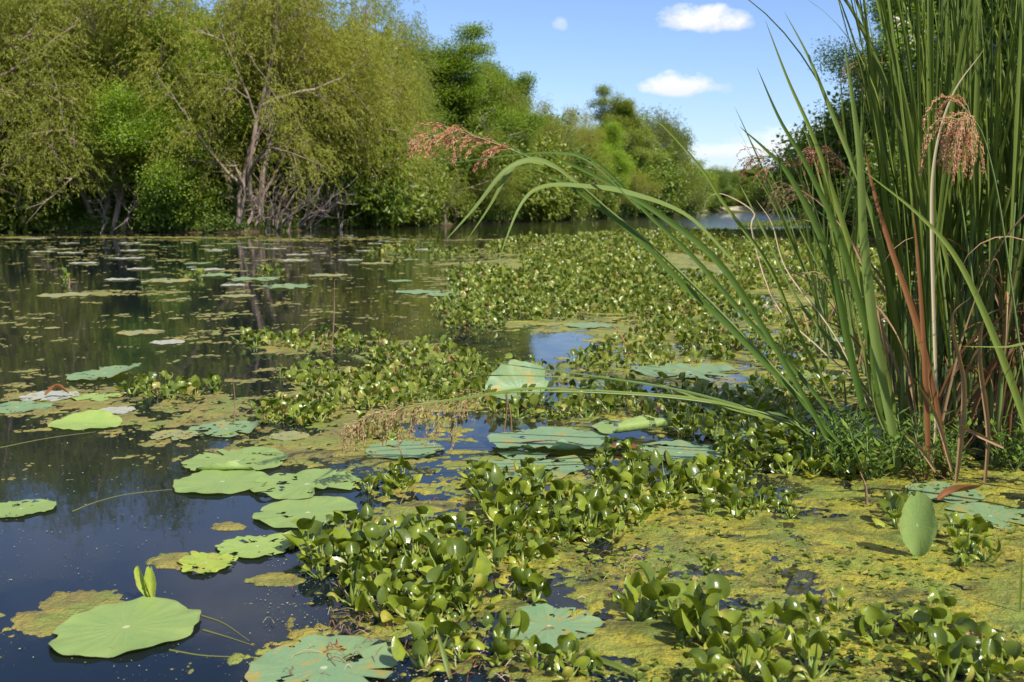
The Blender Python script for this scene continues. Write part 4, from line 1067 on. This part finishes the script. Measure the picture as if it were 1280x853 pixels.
single([(1090, 500), (1030, 440), (970, 380), (940, 290), (942, 265), (905, 243), (885, 248), (878, 272)], 5.6, 5.8, .010, 'straw-coloured hooked blade curling over before the far shore', 'straw', 'dead_cutgrass', fold=.8)
single([(1100, 520), (1050, 440), (1000, 380), (960, 300), (935, 250), (920, 222)], 5.7, 5.8, .022, 'pale green blade leaning left before the far shore', 'blade_pale')
single([(1060, 360), (1080, 440), (1100, 520), (1120, 560)][::-1], 5.0, 5.0, .03, 'short green blade leaning at the clump foot')
for pxs, w, lb in (([(1190, 590), (1170, 520), (1140, 470)], .02, 'short rust-brown stub leaning left at the dark foot of the clump'),
                   ([(1170, 590), (1150, 560), (1120, 530)], .02, 'rusty broken blade lying at the dark foot of the clump'),
                   ([(1255, 560), (1215, 540), (1190, 525)], .02, 'brown broken blade lying right of the clump foot'),
                   ([(1200, 560), (1205, 480), (1190, 400), (1215, 370)], .026, 'twisted tan blade in the front of the clump'),
                   ([(1235, 540), (1225, 450), (1230, 400), (1250, 385)], .022, 'tan curled blade right of the twisted one')):
    single(pxs, 4.75, 4.7, w, lb, 'dead', 'dead_cutgrass', fold=.7, tw=1.5, root_down='stub' not in lb and 'broken' not in lb)
# low stems lying left over the raft
flowering('low cutgrass stem lying left over the raft with a tan drooping seed head',
    [(1010, 545), (960, 518), (860, 500), (760, 492), (680, 490), (620, 492), (560, 500), (510, 508), (470, 518), (440, 530)], 5.0, 4.6,
    [([(1010, 540), (950, 518), (880, 500), (800, 492), (720, 488), (650, 492)], 5.0, 4.7, .024, 'blade', dict(ref=(0, -.5, 1))),
     ([(720, 487), (660, 486), (600, 495), (540, 504), (490, 512)], 4.7, 4.6, .022, 'blade', dict(ref=(0, -.5, 1)))],
    dict(r=.006, i0=36, n=70, L=.24, hang=.75, dens=1.0, ss=1.15), 'spike_tan')
single([(1000, 530), (940, 512), (850, 488), (760, 473), (680, 462), (590, 450)], 5.0, 4.8, .022, 'dark blade lying nearly level, highest of those over the raft', 'blade_dark', ref=(0, -.6, 1))
single([(1010, 540), (900, 508), (820, 480), (760, 474), (600, 470), (520, 488), (470, 508)], 5.1, 4.9, .014, 'thin blade lying over the raft above the tan seed head', ref=(0, -.6, 1))
# hanging rosy seed head in the clump
flowering('cutgrass stem with a thick rosy seed head hanging in front of the clump',
    [(1290, 560), (1270, 400), (1250, 260), (1235, 190), (1224, 160), (1214, 150), (1205, 152), (1200, 160)], 4.75, 4.6, [],
    dict(r=.006, i0=40, n=34, L=.36, hang=.75, dens=1.7, ss=.95, out=(0, 0, 0), spread=.45), 'spike_light')
flowering('cutgrass stem with a loose rosy seed head left of the stiff blades',
    [(1090, 560), (1060, 420), (1030, 300), (1010, 240), (990, 210), (965, 196), (938, 200)], 6.4, 6.2, [],
    dict(r=.006, i0=40, n=24, L=.28, hang=.3, dens=.8), 'spike')
flowering('cutgrass stem with a rust-red seed head behind the stiff blades',
    [(1110, 560), (1100, 420), (1080, 300), (1065, 230), (1045, 195), (1020, 186)], 6.4, 6.2, [],
    dict(r=.006, i0=38, n=30, L=.34, hang=.45, dens=1.0), 'spike')
flowering('cutgrass stem with a small tan seed head low behind the stiff blades',
    [(1100, 560), (1075, 420), (1050, 300), (1020, 262), (995, 240), (975, 238)], 6.8, 6.7, [],
    dict(r=.005, i0=38, n=26, L=.32, hang=.35, dens=.9), 'spike_tan')
flowering('cutgrass stem with a sparse tan seed head high in the clump',
    [(1150, 560), (1130, 400), (1120, 250), (1110, 150), (1095, 90), (1070, 80)], 6.2, 6.0, [],
    dict(r=.005, i0=38, n=22, L=.34, hang=.5, dens=.6), 'spike_tan')

# foreground blades lying at the bottom edge
single([(690, 800), (740, 822), (790, 842), (850, 880)], 2.98, 2.62, .022, 'green blade lying over the scum at the bottom edge', ref=(0, -.5, 1))
single([(560, 790), (640, 806), (720, 832), (830, 858)], 3.02, 2.70, .006, 'hair-thin pale blade crossing the bottom edge', 'blade_pale', ref=(0, -.5, 1))
single([(545, 785), (553, 812), (568, 860)][::-1], 2.72, 2.85, .014, 'short yellow-green blade standing among foreground hyacinths at bottom', 'blade_pale')
single([(1274, 770), (1276, 730), (1278, 690)], 3.2, 3.2, .010, 'dark green stalk rising at the lower right edge', 'blade')

# alligator weed beside the clump
def weed_mesh(seed):
    rg = np.random.RandomState(seed); st = MB(); lf = MB()
    for b in range(4):
        az = rg.rand() * 6.28; H = .12 + .16 * rg.rand(); o = np.array([math.cos(az), math.sin(az), 0])
        c = smooth_curve([np.zeros(3), o * .04 + [0, 0, H * .4], o * .09 + [0, 0, H]], 8); tube(st, c, .0025, 5)
        for k in range(2, 8):
            for s in (0, PI):
                a = az + k * PI / 2 + s; d = np.array([math.cos(a), math.sin(a), .7]); 
                leaves(lf, c[k][None, :], d[None, :], np.array([[-math.sin(a), math.cos(a), 0]]), .045 + .03 * rg.rand(), .017, fold=-.15)
    return st.mesh('stems', M['culm']), lf.mesh('leaves', M['weed'])
WM = [weed_mesh(60 + q) for q in range(5)]
rg = np.random.RandomState(91)
for cx, cy, rx, ry, n, wh in ((1110, 590, 75, 14, 16, 'at the left foot of the tall cutgrass clump'), (1225, 588, 60, 12, 9, 'in the shade at the right foot of the tall clump'), (1040, 570, 40, 14, 8, 'under the leaning cutgrass stems'), (1250, 560, 40, 10, 5, 'deep in the shade behind the clump foot')):
    for q in range(n):
        g = G(cx + rx * (rg.rand() * 2 - 1), cy + ry * (rg.rand() * 2 - 1)); w = WM[rg.randint(5)]
        r_ = empty('alligator_weed', g, rg.rand() * 6.28, .7 + .6 * rg.rand()); link('stems', w[0], r_); link('leaves', w[1], r_)
        tag(r_, 'narrow-leaved alligator weed ' + wh, 'weed', 'alligator weed ' + wh)

# ------------------------------------------------------------------ small things
def twig(pts, r, label, mat='twig', name='twig', lift=None):
    c = smooth_curve(pts, 14); b = c[0].copy(); mb = MB(); tube(mb, c - b, np.linspace(r, r * .4, 14), 6)
    return tag(mb.build(name, M[mat], None, b), label, 'twig')
def std(px, py, tpx, tpy, r, label, **kw):
    g = G(px, py); t = P(tpx, tpy, g[1]); m = (g + t) / 2 + [.01, 0, 0]; return twig([g - [0, 0, .03], m, t], r, label, **kw)
std(414, 444, 418, 350, .007, 'thin bare brown reed stalk standing upright at the back of the hyacinths')
std(362, 424, 398, 398, .006, 'short slanting bare twig beside the thin reed stalk')
std(292, 530, 291, 472, .005, 'thin dark stalk with a small pale tip near the small hyacinth cluster')
std(790, 445, 766, 405, .007, 'slanting pinkish stem poking from the orange scum', mat='spike')
std(504, 590, 497, 555, .005, 'short red-brown stub in orange scum by the smooth pad')
std(1084, 632, 1075, 590, .007, 'dark slanting stub standing in the yellow scum at right')
std(628, 545, 634, 488, .006, 'left of two rust-red stems crossing before the folded-up pad', mat='litter')
std(640, 545, 632, 490, .005, 'right of two rust-red stems crossing before the folded-up pad', mat='litter')
std(1055, 548, 1055, 475, .010, 'green bent stalk with a swollen tip left of the clump', mat='culm')
std(86, 360, 86, 346, .02, 'tiny dark tuft-like stub on the open water at left')
std(198, 292, 199, 320, .012, 'small stick standing in the far water', ) if False else None
def flat_stem(pxs, r, label):
    return twig([G(x, y) + [0, 0, .0005] for x, y in pxs], r * .55, label, 'sunk', 'sunken_stem')
flat_stem([(252, 770), (280, 780), (312, 802)], .006, 'pale sunken stem right of the largest pad, upper one')
flat_stem([(254, 788), (285, 797), (318, 808)], .006, 'pale sunken stem right of the largest pad, middle one')
flat_stem([(212, 813), (255, 820), (312, 822)], .006, 'pale sunken stem right of the largest pad, lowest one')
flat_stem([(90, 640), (120, 628), (160, 618), (215, 612)], .005, 'long thin stem curving through the dark water left of the tucked pad')
flat_stem([(0, 560), (60, 548), (120, 540)], .005, 'thin stem lying on water under the folded yellow-green pad')
# twig lying on the rolled-rim pad
twig([G(652, 562) + [0, 0, .035], G(690, 562) + [0, 0, .05], G(728, 566) + [0, 0, .045]], .006, 'brown twig lying across the large rolled-rim pad')

def curled(px, py, wpx, hpx, mat, label, tiltdeg, rz, seed=3, name='curled_leaf'):
    g = G(px, py); L = wpx / FPX * g[1]; mb = MB(); n = 16
    t = np.linspace(0, 1, n); c = np.stack([(t - .5) * L, .02 * np.sin(t * 5), .02 + np.sin(t * PI) * hpx / FPX * g[1] * .8], 1)
    a = R(tiltdeg); c[:, 2] += (t) * L * math.sin(a)
    ribbon(mb, c, L * .22 * np.sin(PI * (t * .9 + .08)) ** .7 + .003, (0, -.7, .7), 1.1, 0, 1.2)
    o = mb.build(name, M[mat], None, (g[0], g[1], .01)); o.rotation_euler = (0, 0, R(rz)); return tag(o, label, 'dead leaf')
curled(72, 499, 30, 14, 'rust', 'curled reddish brown dead leaf lying on the greyish pad', 5, 10)
curled(1198, 632, 52, 5, 'rust', 'orange-brown dried leaf slanting across the pads at right', 24, 0)
curled(1218, 822, 26, 14, 'spike', 'small rosy withered leaf among the lower right hyacinths', 30, 30)
curled(792, 566, 56, 8, 'rust', 'brown curled rim piece lying on the red-flapped pad', -12, -10)

# floating specks and litter
rg = np.random.RandomState(12); n = 3000
pxs = rg.rand(n) * 560; pys = 450 + 410 * rg.rand(n) ** 1.0
cl = fbm(pxs / 60, pys / 22, 3); kp = rg.rand(n) < np.clip((cl - .42) * 4, .03, 1); pxs, pys = pxs[kp], pys[kp]; n = len(pxs)
pxs = np.concatenate([pxs, rg.rand(1500) * 160 + 490]); pys = np.concatenate([pys, 400 + 45 * rg.rand(1500)])
pxs = np.concatenate([pxs, rg.rand(700) * 560]); pys = np.concatenate([pys, 300 + 150 * rg.rand(700)])
pxs = np.concatenate([pxs, 330 + rg.rand(1500) * 420]); pys = np.concatenate([pys, 700 + 155 * rg.rand(1500)])
n = len(pxs); mb = MB(); C = np.array([G(x, y) for x, y in zip(pxs, pys)])
C[:, 2] = .003 + .002 * rg.rand(n); a = rg.rand(n) * 6.28; sz = (.002 + .008 * rg.rand(n) ** 4) * np.clip(C[:, 1] / 5, .8, 2.2)
A = np.stack([np.cos(a), np.sin(a), np.zeros(n)], 1); S = np.stack([-np.sin(a), np.cos(a), np.zeros(n)], 1)
leaves(mb, C, A, S, sz, sz * .9)
tag(mb.build('floating_specks', M['duck'], smooth=False), 'tiny pale duckweed and seed specks floating on the dark water', 'floating specks', None, 'stuff')
mb = MB(); rg = np.random.RandomState(44); n = 9000
pxs = 560 + rg.rand(n) * 740; pys = 540 + 330 * rg.rand(n); pxs[:2500] = 60 + 700 * rg.rand(2500); pys[:2500] = 410 + 190 * rg.rand(2500)
C = np.array([G(x, y) for x, y in zip(pxs, pys)]); kp = (fbm(C[:, 0] * 3, C[:, 1] * 3, 3) > .46) & (algF(C[:, 0], C[:, 1]) > .3); C = C[kp]; n = len(C)
C[:, 2] = .008 + .004 * rg.rand(n); a = rg.rand(n) * 6.28; A = np.stack([np.cos(a), np.sin(a), .25 * rg.rand(n)], 1); S = np.stack([-np.sin(a), np.cos(a), rg.normal(0, .2, n)], 1)
sz = .007 + .035 * rg.rand(n) ** 3; leaves(mb, C, A, S, sz, sz * .75, fold=.15)
tag(mb.build('floating_sprigs', M['hy_far'], smooth=False), 'tiny green leaves and sprigs sprouting through the floating scum', 'floating sprigs', None, 'stuff')
mb = MB(); rg = np.random.RandomState(13)
for q in range(380):
    z_ = [(440, 800, 90, 45), (600, 830, 110, 25), (560, 740, 130, 40), (470, 740, 60, 40), (800, 720, 90, 30), (1150, 590, 90, 20), (640, 640, 150, 40)][q % 7]
    g = G(z_[0] + z_[2] * rg.normal(0, .5), min(875, z_[1] + z_[3] * rg.normal(0, .6))); a = rg.rand() * 6.28; L = .02 + .08 * rg.rand() ** 2
    d = np.array([math.cos(a), math.sin(a), 0]); s_ = np.array([-d[1], d[0], 0])
    c = smooth_curve([g + [0, 0, .006], g + d * L * .5 + s_ * L * rg.normal(0, .05) + [0, 0, .012 + .02 * rg.rand()], g + d * L + [0, 0, .008]], 6)
    tube(mb, c, .0007 + .0011 * rg.rand(), 4)
tag(mb.build('plant_litter', M['litter']), 'reddish and straw bits of dead plant floating between the hyacinths', 'plant litter', None, 'stuff')

# ------------------------------------------------------------------ camera, light, sky
cam = bpy.data.cameras.new('camera'); co = bpy.data.objects.new('camera', cam); COL.objects.link(co)
co.location = CAM; co.rotation_euler = (R(90) - PITCH, 0, 0)
cam.sensor_width = 36; cam.lens = FPX / W0 * 36; cam.clip_end = 6000; cam.clip_start = .05
cam.dof.use_dof = True; cam.dof.focus_distance = 5.0; cam.dof.aperture_fstop = 5.0
SC.camera = co
SUN = nrm([.58, -.70, 1.0])
el = math.asin(SUN[2]); az = math.atan2(SUN[0], SUN[1])
sl = bpy.data.lights.new('sun', 'SUN'); sl.energy = 4.2; sl.angle = R(.53); sl.color = (1, .96, .88)
so = bpy.data.objects.new('sun', sl); COL.objects.link(so)
so.rotation_euler = Vector(SUN).to_track_quat('Z', 'Y').to_euler(); so.location = (20, -10, 30)
w = bpy.data.worlds.new('World'); SC.world = w; w.use_nodes = True; nt = w.node_tree; nt.nodes.clear(); n = N(nt)
SKY = .10
sky = n('TexSky', None, sky_type='NISHITA'); sky.sun_disc = False; sky.sun_elevation = el; sky.sun_rotation = az; sky.air_density = 1.0; sky.dust_density = .3; sky.ozone_density = 4.0; sky.altitude = 0
D = n('VectorMath', {0: n('TexCoord').outputs['Generated']}, operation='NORMALIZE').outputs[0]
col = n.mix(1.0, sky.outputs[0], (.85, .87, 1.03), 'MULTIPLY')
def cloud(px, py, rx, ry, amp, soft, sc, seed):
    global col
    c = nrm(ray(px, py)); r_ = nrm(np.cross(c, [0, 0, 1])); u = np.cross(r_, c)
    dr = n('VectorMath', {0: D, 1: tuple(r_ / (rx / FPX))}, operation='DOT_PRODUCT').outputs['Value']
    du = n('VectorMath', {0: D, 1: tuple(u / (ry / FPX))}, operation='DOT_PRODUCT').outputs['Value']
    df = n('VectorMath', {0: D, 1: tuple(c)}, operation='DOT_PRODUCT').outputs['Value']
    # flatter base: squash below the centre
    du2 = n.math('MULTIPLY', du, n.math('ADD', 1.0, n.math('MULTIPLY', n.math('LESS_THAN', du, 0.0), .5)))
    q = n.math('ADD', n.math('MULTIPLY', dr, dr), n.math('MULTIPLY', du2, du2))
    ns = n.noise(n.mapping(D, (1, 1, 1.6), loc=(seed, seed * .3, 0)), sc, 7, .58)
    f = n.math('SUBTRACT', n.math('ADD', n.math('MULTIPLY', n.math('SUBTRACT', ns, .5), 3.6), 1.15), q)
    f = n.math('MULTIPLY', n.math('MULTIPLY', n.math('DIVIDE', f, soft, clamp=True), amp), n.math('GREATER_THAN', df, 0.0))
    sh = n.math('ADD', .86, n.math('MULTIPLY', du, .12))  # base shading put into the cloud colour: brighter top, greyer underside
    cc = n('CombineColor', {0: n.math('MULTIPLY', sh, 7.2), 1: n.math('MULTIPLY', sh, 7.2), 2: n.math('MULTIPLY', sh, 7.3)}).outputs[0]
    col = n.mix(f, col, cc)
cloud(880, 26, 58, 20, .95, .9, 28, 1.0)
cloud(848, 108, 46, 17, .9, .9, 30, 2.3)
cloud(700, 32, 10, 10, .35, 1.0, 40, 3.1)
cloud(905, 112, 12, 8, .2, 1.0, 40, 3.6)
cloud(1000, 180, 75, 24, .85, 1.1, 26, 4.0)
cloud(935, 192, 60, 12, .6, 1.2, 30, 9.2)
cloud(870, 190, 60, 10, .5, 1.2, 30, 5.2)
# thin high cloud above the frame (mirrored in the near water)
z = n('SeparateXYZ', {0: D}).outputs[2]
hi = n.noise(n.mapping(D, (1.2, 1.2, 2.2), loc=(3, 1, 0)), 3.2, 6, .55)
hf = n.math('MULTIPLY', n.ramp(hi, [(.46, g3(0)), (.66, g3(1))]), n.math('MULTIPLY', n.math('SUBTRACT', z, .24), 8.0, clamp=True))
col = n.mix(n.math('MULTIPLY', hf, .75), col, (6.5, 6.3, 6.8))
bg = n('Background', {'Color': col, 'Strength': SKY}); wo = n('OutputWorld'); nt.links.new(bg.outputs[0], wo.inputs[0])

SC.view_settings.view_transform = 'Standard'; SC.view_settings.look = 'None'; SC.view_settings.exposure = 0.75; SC.view_settings.gamma = 1
SC.render.engine = 'CYCLES'
SC.cycles.max_bounces = 6; SC.cycles.diffuse_bounces = 3; SC.cycles.glossy_bounces = 3; SC.cycles.transmission_bounces = 3; SC.cycles.caustics_reflective = False; SC.cycles.caustics_refractive = False
SC.cycles.use_denoising = True
SC.cycles.sample_clamp_indirect = 6
